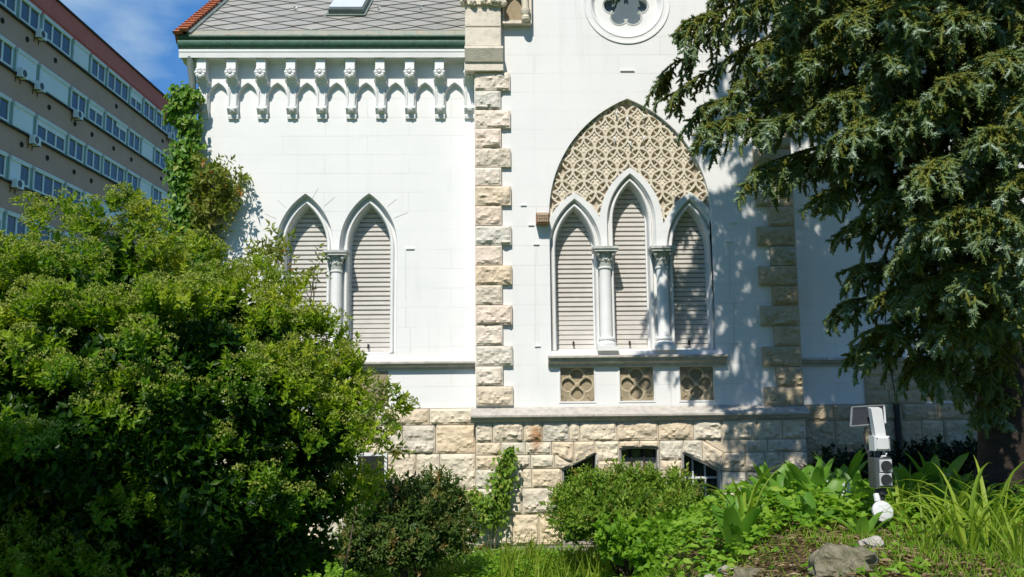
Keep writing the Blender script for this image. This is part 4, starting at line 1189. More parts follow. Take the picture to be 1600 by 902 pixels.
shrub('bronze_shrub', [(575, 800, 7.6, 40), (620, 790, 7.5, 45), (680, 785, 7.5, 42), (708, 806, 7.6, 26), (650, 825, 7.3, 48), (700, 830, 7.4, 36), (590, 840, 7.3, 45), (620, 862, 7.2, 34), (670, 862, 7.2, 32), (715, 850, 7.3, 24), (560, 865, 7.2, 36)],
      'low dense shrub with bronze tipped leaves just right of the huge bush', 'shrub', M['leaf_bronze'], 215, .050, .020, 12, gpt(650, 860, 7.5), .46, (.07, .13), .8, tvar=.2)
shrub('plinth_shrub', [(895, 800, 7.8, 34), (925, 780, 7.9, 36), (960, 775, 8.0, 34), (1005, 775, 8.0, 36), (1045, 780, 7.9, 36), (1080, 795, 7.6, 34), (930, 752, 7.9, 12), (968, 748, 8.0, 11), (1002, 750, 8.0, 12), (1058, 760, 7.9, 13), (878, 792, 7.8, 13), (905, 765, 7.9, 12), (940, 815, 7.5, 42), (990, 815, 7.5, 42), (1040, 820, 7.3, 38), (900, 825, 7.5, 28)],
      'wide green shrub growing in front of the three cellar windows', 'shrub', M['leaf_mid'], 200, .048, .021, 11, gpt(970, 850, 7.8), .55, (.08, .16), .8, tvar=.18)
shrub('broadleaf_shrub', [(960, 848, 7.0, 30), (1000, 850, 6.8, 32), (1045, 845, 6.6, 34), (1085, 830, 6.5, 28), (1020, 875, 6.5, 28), (1065, 865, 6.3, 26)],
      'low bright green leafy patch at the foot of the wide shrub beside the mound', 'shrub', M['leaf_bright'], 150, .062, .045, 8, gpt(1020, 870, 6.7), .4, (.05, .10), .9, tvar=.2)
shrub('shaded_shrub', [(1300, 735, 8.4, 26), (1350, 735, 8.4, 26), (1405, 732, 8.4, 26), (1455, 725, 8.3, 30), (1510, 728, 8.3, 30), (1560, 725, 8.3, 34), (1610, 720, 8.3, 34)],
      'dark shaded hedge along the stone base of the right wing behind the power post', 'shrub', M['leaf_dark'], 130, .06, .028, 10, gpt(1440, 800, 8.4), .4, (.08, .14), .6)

# --- ivy on the downpipe
ivy = empty('ivy', (xd, YW-.12, 0), 'green ivy climbing the drainpipe at the left corner of the white villa', 'ivy')
path = [(290, 165, 13), (283, 150, 17), (277, 175, 16), (297, 195, 15), (303, 150, 11), (296, 225, 16), (285, 245, 20), (283, 275, 20), (288, 300, 16), (287, 325, 19), (283, 350, 18), (288, 375, 22), (285, 400, 26), (300, 420, 30), (270, 390, 24), (310, 395, 22)]
Pi, Di, Ui = [], [], []
for a in path:
    c, r = lobe(a[0], a[1], YW-.16, a[2]*.88)
    n = int(1700*r)+30
    d = unit(rng.normal(size=(n, 3))); Pi.append(c+d*r*rng.uniform(.4, 1.45, (n, 1))*np.array([1.1, .8, 1.2]))
    Di.append(np.array([0, -.35, -1])+rng.normal(size=(n, 3))*.5); Ui.append(d+np.array([-.1, -.6, .5])+rng.normal(size=(n, 3))*.3)
Pi, Di, Ui = map(np.concatenate, (Pi, Di, Ui)); n = len(Pi)
link('foliage', mesh_np('foliage', *leaf_geo(Pi, Di, Ui, rng.uniform(.05, .085, n), rng.uniform(.045, .07, n), np.clip(.45+rng.normal(size=n)*.18, 0, .93))), M['leaf_ivy'], ivy)
b = MB()
for k in range(4):
    pts = [(xd+.05*math.sin(z_*2+k*1.7), YW-.12-.05*math.cos(z_*1.7+k), z_) for z_ in np.linspace(-.05, 4.6, 20)]
    b.tube(pts, .009, 5)
b.build('vine_stem', M['twig'], ivy, True)
# --- sapling with hanging compound leaves next to the pipe
def sapling(name, lobes, label, base, top, leafL, leafW, dens, tint, stem_r=.012):
    o = empty(name, base, label, 'sapling')
    lob = [lobe(*a) for a in lobes]
    Ps, Ds = lobe_shoots(lob, dens, -.15, -.9, 1.0, .5); n = len(Ps)
    link('foliage', mesh_np('foliage', *shoots(Ps, Ds+np.array([0, 0, -.25]), rng.uniform(.08, .16, n), 8, leafL, leafW, np.clip(tint+rng.normal(size=n)*.17, 0, 1), 80, 40)), M['leaf_sap'], o)
    b = MB(); a = Vector(base); e = Vector(top)
    b.tube([a.lerp(e, t2)+Vector((.02*math.sin(t2*5), .02*math.cos(t2*4), 0)) for t2 in np.linspace(0, 1, 8)], [stem_r*(1-.5*t2) for t2 in np.linspace(0, 1, 8)], 6)
    for c, r in lob:
        m2 = a.lerp(e, random.uniform(.7, .95)); c = Vector(c); b.tube([m2, m2.lerp(c, .5)+Vector((0, 0, .04)), c], [stem_r*.5, stem_r*.4, stem_r*.2], 5)
    b.build('stem', M['twig'], o, True)
    return o
sapling('sapling', [(318, 265, 8.82, 24), (340, 275, 8.8, 24), (358, 290, 8.8, 18), (325, 300, 8.82, 26), (345, 318, 8.8, 22), (310, 335, 8.82, 22), (330, 345, 8.8, 18), (362, 275, 8.82, 12), (300, 350, 8.82, 12)],
        'young tree with brownish green drooping leaves against the white wall beside the ivy', gpt(322, 800, 8.82), P(330, 270, 8.82), .07, .032, 105, .45)
sapling('sapling', [(405, 385, 7.9, 13), (425, 375, 7.9, 13), (440, 385, 7.9, 12), (415, 405, 7.9, 13), (432, 410, 7.9, 12)],
        'slim sapling with a small tuft of brown tipped leaves before the left paired window', gpt(425, 800, 7.9), P(424, 372, 7.9), .075, .03, 120, .5, .008)
sapling('sapling', [(500, 408, 6.6, 9), (488, 418, 6.6, 10), (470, 428, 6.6, 12), (452, 440, 6.6, 14), (436, 452, 6.6, 14)],
        'leafy twig reaching sideways across the left paired window above the huge bush', gpt(430, 800, 6.6), P(497, 412, 6.6), .05, .022, 150, .35, .008)
sapling('sapling', [(580, 640, 6.9, 20), (600, 655, 6.9, 16), (575, 680, 6.9, 20), (610, 690, 6.9, 14), (595, 600, 6.9, 16), (560, 655, 6.9, 20), (604, 582, 6.9, 8), (612, 667, 6.9, 9)],
        'drooping thin leaved sapling between the huge bush and the stone base of the left wing', gpt(525, 850, 6.9), P(590, 600, 6.9), .070, .026, 120, .35, .008)
# --- climber on the plinth corner
cl = empty('climber', (X(780, 800, YPB-.1), YPB-.1, 0), 'light green creeper climbing the stone base under the limestone quoin', 'creeper')
Pi, Di, Ui = [], [], []
for a in ((797, 705, 9), (792, 718, 12), (785, 735, 13), (788, 752, 14), (778, 770, 17), (765, 790, 20), (750, 800, 20), (770, 805, 18), (785, 780, 10), (745, 785, 13), (738, 775, 9)):
    c, r = lobe(a[0], a[1], YPB-.13, a[2]); n = int(700*r)+22
    d = unit(rng.normal(size=(n, 3))); Pi.append(c+d*r*rng.uniform(.3, 1.5, (n, 1))*np.array([1.1, .7, 1.1])); Di.append(np.array([0, -.3, -.8])+rng.normal(size=(n, 3))*.6); Ui.append(np.array([-.1, -.8, .6])+rng.normal(size=(n, 3))*.4)
Pi, Di, Ui = map(np.concatenate, (Pi, Di, Ui)); n = len(Pi)
link('foliage', mesh_np('foliage', *leaf_geo(Pi, Di, Ui, rng.uniform(.04, .065, n), rng.uniform(.03, .045, n), np.clip(.5+rng.normal(size=n)*.2, 0, 1))), M['leaf_mid'], cl)
b = MB()
for k in range(3): b.tube([P(760+6*k, 860, YPB-.12), P(772+4*k, 800, YPB-.1), P(782+3*k, 750, YPB-.09), P(795+2*k, 706, YPB-.09)], .006, 5)
b.build('vine_stem', M['twig'], cl, True)

# --- spruce
M['needle'] = leaf_mat('blue_green_needles', [(0, (.06, .065, .010)), (.28, (.16, .165, .022)), (.5, (.10, .15, .04)), (.75, (.17, .235, .125)), (1, (.38, .45, .33))], .55, .12, .3, 1.2)
M['spruce_bark'] = simple('dark_spruce_bark', (.055, .038, .028), (.025, .018, .014), 14, .95, 1.0, 22)
TX, TY = X(1568, 700, 5.6), 5.6
tz0 = float(tz(TX, TY))
spruce = empty('spruce_tree', (TX, TY, tz0-.05), 'tall drooping blue-green spruce with a dark trunk at the right of the photo', 'tree')
b = MB(); hts = np.linspace(tz0-.15, 12.2, 24)
b.tube([(TX+.03*math.sin(h*1.1), TY+.03*math.cos(h*.9), h) for h in hts], [.15*(1-(h-tz0)/13.5)+.012+(.10*math.exp(-(h-tz0+.15)*4)) for h in hts], 16)
b.build('trunk', M['spruce_bark'], spruce, True)
SP, SD, SL, ST = [], [], [], []
limb = MB()
def spruce_branch(a, e, width=.55, droop=.25, hang=.6, tint=.0, dens=1.0):
    a = Vector(a); e = Vector(e); ln = (e-a).length
    mid = a.lerp(e, .5)+Vector((0, 0, droop*ln*.5))
    def pt(t2): return a*(1-t2)**2+mid*2*t2*(1-t2)+e*t2*t2
    ts = np.linspace(0, 1, 9)
    limb.tube([pt(t2) for t2 in ts], [max(.004, .035*ln/2.5*(1-t2)**1.1) for t2 in ts], 5, cap=False)
    nt = int(ln/.050*dens)+5
    for i in range(nt):
        t2 = .14+.86*(i+random.random())/(nt-5) if i < nt-5 else random.uniform(.93, 1.0)
        t2 = min(t2, 1.0)
        q_ = pt(t2); d = (pt(min(1, t2+.02))-pt(min(1, t2+.02)-.04)).normalized()
        side = d.cross(Vector((0, 0, 1))); side.normalize()
        sgn = 1 if i % 2 else -1
        tl = width*(1.10-t2)**.34*random.uniform(.45, 1.0)
        if random.random() < .25: tl *= 1.4
        dirn = (d*random.uniform(.45, .9)+side*sgn*random.uniform(.1, .95)+Vector((0, 0, random.uniform(-.35, .12)))).normalized()
        cur = q_.copy(); step = .050; acc = 0
        pts = [cur.copy()]
        hg = hang*random.uniform(.5, 1.5)
        while acc < tl+.04:
            dirn = (dirn+Vector((random.uniform(-.12, .12), random.uniform(-.12, .12), -hg*random.uniform(.14, .30)))).normalized()
            fr = acc/(tl+.04)
            tn_ = .20+tint+.50*fr**2.2*(.4+.6*t2)+random.gauss(0, .06)
            SP.append(tuple(cur)); SD.append(tuple(dirn)); SL.append(step*1.2); ST.append(tn_)
            cur = cur+dirn*step; acc += step
            sv_ = dirn.cross(Vector((random.uniform(-.4, .4), random.uniform(-.4, .4), 1)))
            if sv_.length < .2: sv_ = side.copy()
            sv_.normalize()
            for sg in (-1, 1):
                if random.random() < .85:
                    sd = (dirn*random.uniform(.5, 1.0)+sv_*sg*random.uniform(.5, 1.0)+Vector((0, 0, random.uniform(-.25, .25)))).normalized()
                    SP.append(tuple(cur-dirn*.02)); SD.append(tuple(sd)); SL.append(random.uniform(.035, .08)*(1.15-.4*fr)); ST.append(tn_+.10+.34*random.random()*t2)
            if random.random() < .75:
                SP.append(tuple(cur)); SD.append(tuple(Vector((random.uniform(-.45, .45), random.uniform(-.45, .45), -1)).normalized())); SL.append(random.uniform(.04, .085)); ST.append(tn_-.04)
            pts.append(cur.copy())
        if len(pts) > 2 and random.random() < .5: limb.tube(pts, .0035, 3, cap=False)
random.seed(5)
# branches that give the left outline, tips placed as they stand in the tree
def tp(px_, py_, d): return P(px_, py_, d)
tips = [(1078, 30, 5.1, 4.5), (1100, 165, 5.3, 3.8), (1108, 195, 5.1, 3.8), (1160, 128, 5.2, 4.2), (1190, 70, 5.0, 4.4), (1180, 262, 5.0, 3.4), (1200, 190, 4.8, 3.6), (1225, 260, 5.2, 3.5), (1292, 300, 5.1, 3.1), (1240, 90, 4.7, 4.1),
        (1345, 250, 5.0, 3.1), (1340, 345, 5.3, 2.75), (1345, 415, 5.4, 2.45), (1322, 470, 5.4, 2.2), (1352, 535, 5.4, 1.95), (1385, 510, 5.2, 2.1), (1440, 565, 5.3, 1.9), (1400, 450, 4.9, 2.4), (1420, 380, 4.7, 2.6), (1390, 300, 4.8, 2.9),
        (1300, 150, 4.6, 3.7), (1340, 190, 4.4, 3.5), (1420, 160, 4.3, 3.5), (1380, 80, 4.3, 3.9), (1460, 250, 4.2, 3.0), (1500, 330, 4.1, 2.7), (1440, 340, 4.4, 2.8), (1520, 430, 4.2, 2.4), (1560, 330, 4.0, 2.8), (1580, 400, 4.1, 2.5),
        (1490, 120, 4.1, 3.6), (1550, 200, 4.0, 3.2), (1600, 280, 4.0, 3.0), (1570, 80, 4.1, 3.7), (1620, 150, 4.0, 3.4), (1460, 440, 4.6, 2.35), (1500, 500, 4.6, 2.1), (1590, 480, 4.4, 2.2), (1630, 400, 4.3, 2.5), (1480, 20, 4.2, 4.0), (1300, 30, 4.6, 4.3), (1230, 10, 4.8, 4.5), (1400, 10, 4.2, 4.2), (1640, 40, 4.2, 3.9)]
for px_, py_, d, zb_ in tips:
    e = tp(px_, py_, d); spruce_branch((TX, TY, max(zb_, 1.9)), e, .40, .22, .95, .0, .95)
for ex_, ey_, ez_ in ((1.2, 5.6, 6.0), (1.1, 5.9, 6.25), (1.05, 5.2, 6.6), (1.2, 5.6, 7.1), (1.35, 5.0, 6.3), (1.5, 6.2, 6.6), (1.4, 5.5, 7.7), (1.6, 5.2, 8.2), (1.7, 5.8, 8.9), (1.75, 4.8, 5.9), (1.9, 6.4, 6.0)): spruce_branch((TX, TY, ez_+.45), (ex_, ey_, ez_), .46, .22, .9, -.03, .9)
for px_, py_ in ((1560, 5), (1605, 50), (1590, -30)): spruce_branch((TX, TY, 4.6), P(px_, py_, 4.7), .42, .22, .9)
spruce_branch((TX, TY, 2.2), P(1650, 520, 5.6), .4); spruce_branch((TX, TY, 1.9), P(1520, 600, 5.4), .25, .1, .9); spruce_branch((TX, TY, 1.7), P(1545, 640, 5.3), .2, .1, .9)
# the rest of the crown, regular whorls up the trunk
z_ = 2.3; az = 0
while z_ < 11.8:
    az += 2.4
    Lm = 2.75*min(1, (12.2-z_)/6.5)**.75*random.uniform(.75, 1.05)
    dx_, dy_ = math.cos(az), math.sin(az)
    if dx_ < -.1 and z_ < 5.2: Lm *= .72 if dy_ < .5 else .85
    tooleft = dx_ < -.25 and z_ < 4.6
    if not tooleft and not (z_ < 3.0 and dx_ < .2 and dy_ > -.2):
        e = (TX+dx_*Lm, TY+dy_*Lm, z_-.22*Lm-random.uniform(0, .3))
        spruce_branch((TX, TY, z_), e, .44*(.5+.5*Lm/2.4), .22, .9, -.03, .62 if z_ < 4.6 else .80)
    z_ += .125 if z_ < 4.5 else .052
SP, SD, SL, ST = np.array(SP), unit(np.array(SD)), np.array(SL), np.clip(np.array(ST), 0, 1)
n = len(SP)
ref = unit(np.cross(SD, rng.normal(size=(n, 3)))); ref2 = np.cross(SD, ref)
K = 13; parts = []
# woody, needle-clad core of every shoot, so that the clumps are solid
cv = []
for t2, r_ in ((0, .0085), (.55, .0105), (1.0, .004)):
    for a in range(4):
        cv.append(SP+SD*(SL*t2)[:, None]+(ref*math.cos(a*math.pi/2)+ref2*math.sin(a*math.pi/2))*r_)
V = np.stack(cv, 1).reshape(-1, 3)
q = np.array([(4*k+a, 4*k+(a+1) % 4, 4*k+4+(a+1) % 4, 4*k+4+a) for k in range(2) for a in range(4)])
q = np.concatenate([q[:, [0, 1, 2]], q[:, [0, 2, 3]]])
parts.append((V, (np.arange(n)[:, None, None]*12+q[None]).reshape(-1, 3), np.repeat(np.clip(ST-.06, 0, 1), 12)))
for i in range(K):
    az_ = i*2.4+rng.uniform(-.4, .4, n); t2 = (i+.5)/K
    rad = ref*np.cos(az_)[:, None]+ref2*np.sin(az_)[:, None]
    d = unit(SD*.7+rad*.85+np.array([0, 0, .15])); base_ = SP+SD*(SL*t2)[:, None]+rad*.006
    s_ = np.cross(d, rng.normal(size=(n, 3))); s_ = unit(s_)*.0036
    L_ = rng.uniform(.014, .021, n)[:, None]
    V = np.stack([base_-s_, base_+s_, base_+d*L_], 1).reshape(-1, 3)
    Ft = np.arange(n*3).reshape(-1, 3); parts.append((V, Ft, np.repeat(np.clip(ST+rng.normal(size=n)*.06, 0, 1), 3)))
link('crown', mesh_np('crown', *cat(parts)), M['needle'], spruce)
limb.build('branches', M['spruce_bark'], spruce, True)

# bare hanging twigs and a sawn stub
for (x0_, y0_, x1_, y1_) in ((1318, 250, 1340, 322), (1335, 245, 1332, 300), (1332, 300, 1328, 325), (1332, 300, 1342, 318), (1362, 262, 1378, 300), (1262, 290, 1263, 308)):
    b = MB(); a_, c_ = P(x0_, y0_, 5.2), P(x1_, y1_, 5.2); b.tube([a_, a_.lerp(c_, .5)+Vector((.012, 0, 0)), c_], [.005, .004, .002], 4); b.build('bare_twig', M['twig'], spruce)
b = MB(); a_, c_ = P(1418, 263, 4.6), P(1456, 257, 4.55); b.tube([a_+Vector((-.03, .15, .12)), a_, c_, c_+Vector((.02, .12, .18))], .013, 7)
b.build('bent_branch', M['twig'], spruce, True)

# --- unseen tree added behind the camera to shade the foot of the big bush
st = empty('added_shade_tree', (-3.3, -.5, 0), 'unseen round crowned tree on a bare stem, added behind the viewer to shade the huge bush', 'tree')
b = MB(); b.tube([(-3.3, -.5, -.1), (-3.25, -.45, 2), (-3.2, -.4, 4), (-3.1, -.3, 5.8)], [.10, .085, .07, .03], 10); b.build('trunk', M['bark'], st, True)
cl_ = [(np.array(c), r) for c, r in (((-4.2, -.2, 5.35), .48), ((-3.7, -.1, 5.5), .5), ((-3.1, -.2, 5.75), .42), ((-2.6, -.1, 5.4), .5), ((-2.2, .1, 5.2), .38), ((-3.5, .2, 5.4), .4), ((-2.9, .25, 5.2), .45), ((-4.7, 0, 5.1), .5), ((-4.0, .25, 5.2), .45))]
Pb, D = lobe_shoots(cl_, 120, .3, -1, .8, .6); n = len(Pb)
link('crown', mesh_np('crown', *shoots(Pb, D, rng.uniform(.1, .2, n), 9, .08, .05, np.clip(.4+rng.normal(size=n)*.1, 0, 1))), M['leaf_mid'], st)

# --- broad-leaved plants, strap-leaved plants
def blades(n, L, W, lean0, lean1, curl, seg=7, prof='lance', spread=.03, tint=.5):
    parts = []
    for i in range(n):
        az = 2*math.pi*i/n+random.uniform(-.5, .5); l_ = L*random.uniform(.7, 1.1); w_ = W*random.uniform(.8, 1.2)
        th = R(random.uniform(lean0, lean1)); cu = R(curl*random.uniform(.6, 1.3))
        h = np.array([math.cos(az), math.sin(az), 0]); sd = np.array([-math.sin(az), math.cos(az), 0]); z = np.array([0, 0, 1.])
        tw = random.uniform(-.6, .6)
        p_ = h*random.uniform(0, spread); V = []
        for k in range(seg+1):
            t2 = k/seg; a = th+cu*t2*t2
            if prof == 'lance': wd = w_*(math.sin(math.pi*min(1, .08+t2*.92))**.75)*(1 if t2 < .95 else .5)+.004*(t2 < .15)
            else: wd = w_*(1-t2**2.2)+.001
            dr = h*math.sin(a)+z*math.cos(a); nr = h*math.cos(a)-z*math.sin(a)
            s2 = sd*math.cos(tw*t2)+nr*math.sin(tw*t2)
            V += [p_-s2*wd/2-nr*wd*.18, p_+nr*wd*.0, p_+s2*wd/2-nr*wd*.18]
            p_ = p_+dr*l_/seg
        Ft = []
        for k in range(seg):
            for j in (0, 1):
                q = k*3+j; Ft += [(q, q+1, q+4), (q, q+4, q+3)]
        parts.append((np.array(V), np.array(Ft), np.full(len(V), np.clip(tint+random.gauss(0, .15), 0, 1))))
    return cat(parts)
def blade_mesh(name, *a, **k):
    V, Ft, T = blades(*a, **k); return mesh_np(name, V, Ft, T, True)
M['blade'] = leaf_mat('broad_blade', [(0, (.07, .18, .018)), (.5, (.13, .27, .03)), (1, (.21, .34, .05))], .4, .35, .4)
M['strap'] = leaf_mat('yellow_green_strap', [(0, (.13, .22, .02)), (.5, (.22, .32, .03)), (1, (.34, .40, .06))], .45, .4)
M['petal'] = simple('white_petals', (.78, .78, .74), (.7, .7, .66), 20, .6)
random.seed(11)
bvar = [blade_mesh('leaf_blades', 8, .34, .085, 5, 40, 35, tint=.45), blade_mesh('leaf_blades', 7, .30, .095, 8, 45, 40, tint=.55), blade_mesh('leaf_blades', 10, .27, .075, 5, 50, 35, tint=.4)]
svar = [blade_mesh('strap_leaves', 11, .55, .022, 4, 30, 115, 9, 'strap', .03, .5), blade_mesh('strap_leaves', 9, .42, .026, 4, 25, 75, 9, 'strap', .03, .6), blade_mesh('strap_leaves', 14, .50, .014, 10, 45, 100, 9, 'strap', .05, .5)]
fl = MB()
for k in range(3):
    h = Vector((random.uniform(-.06, .06), random.uniform(-.09, -.02), 0)); fl.tube([h*.3, h+Vector((0, 0, .12)), h*1.3+Vector((0, 0, .19))], .0025, 4)
    for j in range(6): fl.blob(h*(1+.05*j)+Vector((random.uniform(-.008, .008), -.006, .10+.016*j)), .005, .005, .005, 6)
flm = fl.mesh('flower_spike')
def plant(px_, d, var, kind, label, scale=1.0, rz=None, flower=False, group=None, sink=0):
    x_ = X(px_, 790, d); o = empty('broadleaf_plant' if kind == 'b' else 'strap_leaf_plant', (x_, d, float(tz(x_, d))-.01-sink), label, 'plant', group, random.uniform(0, 6.28) if rz is None else rz)
    o.scale = (scale*(1.2 if kind == 'b' else 1.1),)*3
    link('leaf_blades' if kind == 'b' else 'strap_leaves', (bvar if kind == 'b' else svar)[var], M['blade'] if kind == 'b' else M['strap'], o, True)
    if flower:
        f_ = link('flower_spike', flm, M['petal'], o, True); f_.rotation_euler = (0, 0, -o.rotation_euler.z)
gB, gS = 'broad leaved plants on the mound', 'strap leaved plants on the mound'
for a in ((1148, 5.2, 0, 'b', 'broad leaved plant at the left end of the row on the mound', 1.05),
          (1178, 5.6, 1, 'b', 'second broad leaved plant from the left on the mound, against the stone base', .95),
          (1236, 5.5, 2, 'b', 'bushy broad leaved plant in the middle of the mound well left of the power post', 1.0),
          (1275, 5.7, 0, 'b', 'upright broad leaved plant with small white flowers before the shaded stone', .95, None, True),
          (1302, 5.4, 1, 'b', 'broad leaved plant with white flowers standing nearest left of the power post', 1.1, None, True),
          (1338, 5.7, 2, 'b', 'broad leaved plant behind the left side of the power post', 1.0),
          (1428, 5.9, 1, 'b', 'tall broad leaved plant right of the power post against the dark hedge', 1.15),
          (1462, 5.8, 0, 'b', 'broad leaved plant with white flowers between the power post and spruce trunk', 1.0, None, True),
          (1265, 5.0, 2, 'b', 'low broad leaved plant at the front of the mound above the flat grey rock', .8),
          (1345, 4.7, 1, 'b', 'small broad leaved plant hanging over the bare earth in front of the power post', .6),
          (1492, 6.0, 2, 'b', 'broad leaved plant at the foot of the spruce trunk', .9),
          (1320, 6.0, 0, 'b', 'tall broad leaved plant rising behind the others directly left of the socket housing', 1.1),
          (1250, 5.9, 1, 'b', 'broad leaved plant in the back row in front of the lower corner of the bay', 1.05),
          (1400, 5.6, 2, 'b', 'low broad leaved plant close behind the white disc', .9),
          (1205, 5.9, 0, 'b', 'broad leaved plant at the back of the mound beside the corner of the stone base', .85)): plant(*a, group=gB)
for a in ((1160, 5.3, 0, 's', 'arching strap leaved plant with long thin leaves crossing the right cellar window', 1.15),
          (1404, 5.2, 1, 's', 'upright yellow-green strap leaved plant standing just right of the power post', .85),
          (1424, 5.4, 1, 's', 'second upright strap leaved plant a step right of the power post', .8),
          (1518, 5.0, 0, 's', 'arching strap leaved plant in front of the dark spruce trunk', .9),
          (1508, 4.2, 0, 's', 'large yellow-green strap leaved clump at the bottom right of the photo', .95),
          (1560, 4.5, 2, 's', 'fine leaved grassy clump at the right edge of the photo', .9),
          (1470, 4.6, 2, 's', 'fine leaved grassy clump on the mound front right of the white stone', .8),
          (1545, 4.2, 0, 's', 'tall arching yellow-green strap leaved clump just left of the right edge of the photo', 1.0),
          (1485, 4.9, 1, 's', 'short upright strap leaved clump between the white disc and the big yellow-green clump', .85),
          (1440, 4.3, 2, 's', 'fine leaved grassy clump at the bottom edge right of the small white stone', .8),
          (1585, 3.9, 2, 's', 'fine leaved grassy clump in the bottom right corner of the photo', .9)): plant(*a, group=gS)

# --- ground stuff
def scatter(n, x0, x1, y0, y1, fn):
    x = rng.uniform(x0, x1, n*3); y = rng.uniform(y0, y1, n*3); k = rng.random(n*3) < fn(x, y); x, y = x[k][:n], y[k][:n]
    return np.stack([x, y, tz(x, y)], -1)
def grass(name, Pg, h, w, mat, tint, lean=.35):
    n = len(Pg); az = rng.uniform(0, 6.28, n); D = np.stack([np.cos(az)*lean, np.sin(az)*lean, np.ones(n)], -1)+rng.normal(size=(n, 3))*.15
    V, Ft, T = leaf_geo(Pg-np.array([0, 0, .005]), D, rng.normal(size=(n, 3)), h*rng.uniform(.5, 1.2, n), w, np.clip(tint+rng.normal(size=n)*.17, 0, 1), .1, .1)
    return link(name, mesh_np(name, V, Ft, T), mat)
M['grass'] = leaf_mat('lawn_grass', [(0, (.09, .22, .012)), (.5, (.17, .34, .02)), (1, (.28, .38, .05))], .5, .5)
M['straw'] = leaf_mat('dry_straw', [(0, (.12, .08, .045)), (.5, (.24, .17, .09)), (1, (.36, .28, .17))], .8, .15)
mound = lambda x, y: sm(.25, .6, tz(x, y))
o = grass('lawn_grass', scatter(70000, -2.2, 1.3, 5.6, 8.7, lambda x, y: (1-mound(x, y))), .062, .009, M['grass'], .5, .9); tag(o, kind='stuff')
o = grass('mound_grass', scatter(16000, .7, 4.2, 3.0, 7.0, lambda x, y: mound(x, y)*np.clip(.06+np.sin(x*3+y*2)*.35+sm(1.8, 2.7, x)*.9, .03, 1)), .09, .006, M['grass'], .78, .6); tag(o, kind='stuff')
o = grass('tall_weeds', scatter(260, .0, .95, 7.0, 8.3, lambda x, y: np.ones_like(x)), .34, .0045, M['strap'], .6, .35); tag(o, kind='stuff')
# dry litter
Pg = scatter(14000, .6, 4.0, 3.0, 6.2, lambda x, y: mound(x, y)); n = len(Pg); az = rng.uniform(0, 6.28, n)
V, Ft, T = leaf_geo(Pg+np.array([0, 0, .008])+rng.random((n, 1))*np.array([[0, 0, .02]]), np.stack([np.cos(az), np.sin(az), rng.uniform(-.1, .25, n)], -1), np.tile([0, 0, 1.], (n, 1))+rng.normal(size=(n, 3))*.3, rng.uniform(.03, .10, n), rng.uniform(.003, .022, n), np.clip(.45+rng.normal(size=n)*.25, 0, 1))
o = link('dry_litter', mesh_np('dry_litter', V, Ft, T), M['straw']); tag(o, kind='stuff')
# creeping ground cover on the mound
Pg = scatter(9500, .75, 4.5, 3.3, 7.6, lambda x, y: mound(x, y)*np.clip(.02+sm(4.7, 5.2, y)*1.1+.3*np.sin(x*4.1+1)*np.sin(y*5.2), .015, 1)); n = len(Pg)
Pg[:, 2] += rng.uniform(.02, .16, n)*sm(4.4, 5.4, Pg[:, 1])+.02
az = rng.uniform(0, 6.28, n)
V, Ft, T = leaf_geo(Pg, np.stack([np.cos(az), np.sin(az), rng.uniform(-.2, .5, n)], -1), np.array([0, -.3, 1.])+rng.normal(size=(n, 3))*.4, rng.uniform(.04, .075, n), rng.uniform(.03, .05, n), np.clip(.5+rng.normal(size=n)*.22, 0, 1), .15, .2)
o = link('ground_cover', mesh_np('ground_cover', V, Ft, T), M['leaf_bright']); tag(o, kind='stuff')
# low weeds along the wall foot
Pg = scatter(9000, -1.6, 1.0, 6.2, 8.7, lambda x, y: np.clip(.25+sm(7.3, 8.3, y)+.4*np.sin(x*5)*np.sin(y*4), .05, 1)); n = len(Pg); Pg[:, 2] += rng.uniform(.01, .12, n); az = rng.uniform(0, 6.28, n)
V, Ft, T = leaf_geo(Pg, np.stack([np.cos(az), np.sin(az), rng.uniform(-.2, .6, n)], -1), np.array([0, -.3, 1.])+rng.normal(size=(n, 3))*.4, rng.uniform(.03, .06, n), rng.uniform(.018, .03, n), np.clip(.4+rng.normal(size=n)*.22, 0, 1))
o = link('wall_foot_weeds', mesh_np('wall_foot_weeds', V, Ft, T), M['leaf_bright']); tag(o, kind='stuff')

# --- rocks
M['rock_grey'] = simple('grey_rock', (.30, .26, .18), (.10, .10, .045), 22, .95, 1.0, 45)
M['rock_white'] = simple('pale_rock', (.50, .47, .42), (.34, .30, .25), 18, .9, .8, 40)
def rock(px_, py_, d, rx, ry, rz_, mat, label, seed):
    q_ = P(px_, py_, d); c = (q_.x, d, float(tz(q_.x, d))+rz_*.2)
    b = MB(); b.blob((seed*3.1, seed*1.7, 0), rx, ry, rz_, 26, .45, 1.6)
    off = Vector(c)-Vector((seed*3.1, seed*1.7, 0)); b.v = [tuple(Vector(v)+off+noise.noise_vector(Vector(v)*14)*.018+noise.noise_vector(Vector(v)*31)*.007) for v in b.v]
    o = b.build('rock', mat); tag(o, label, 'rock', 'rocks on the mound')
rock(1318, 905, 3.90, .15, .14, .085, M['rock_grey'], 'large half buried grey brown rock at the bottom edge below the power post', 1)
rock(1165, 893, 4.5, .10, .10, .085, M['rock_grey'], 'grey rock at the bottom edge of the mound, left of the large one', 2)
rock(1108, 875, 5.0, .06, .06, .085, M['rock_white'], 'pale stone standing at the left foot of the mound beside the bright leafy patch', 3)
rock(1140, 864, 5.0, .055, .05, .05, M['rock_white'], 'rounded pale stone just below the leftmost broad leaved plant', 4)
rock(1362, 868, 4.25, .06, .05, .05, M['rock_white'], 'small white broken stone on bare earth below the white disc of the post', 5)

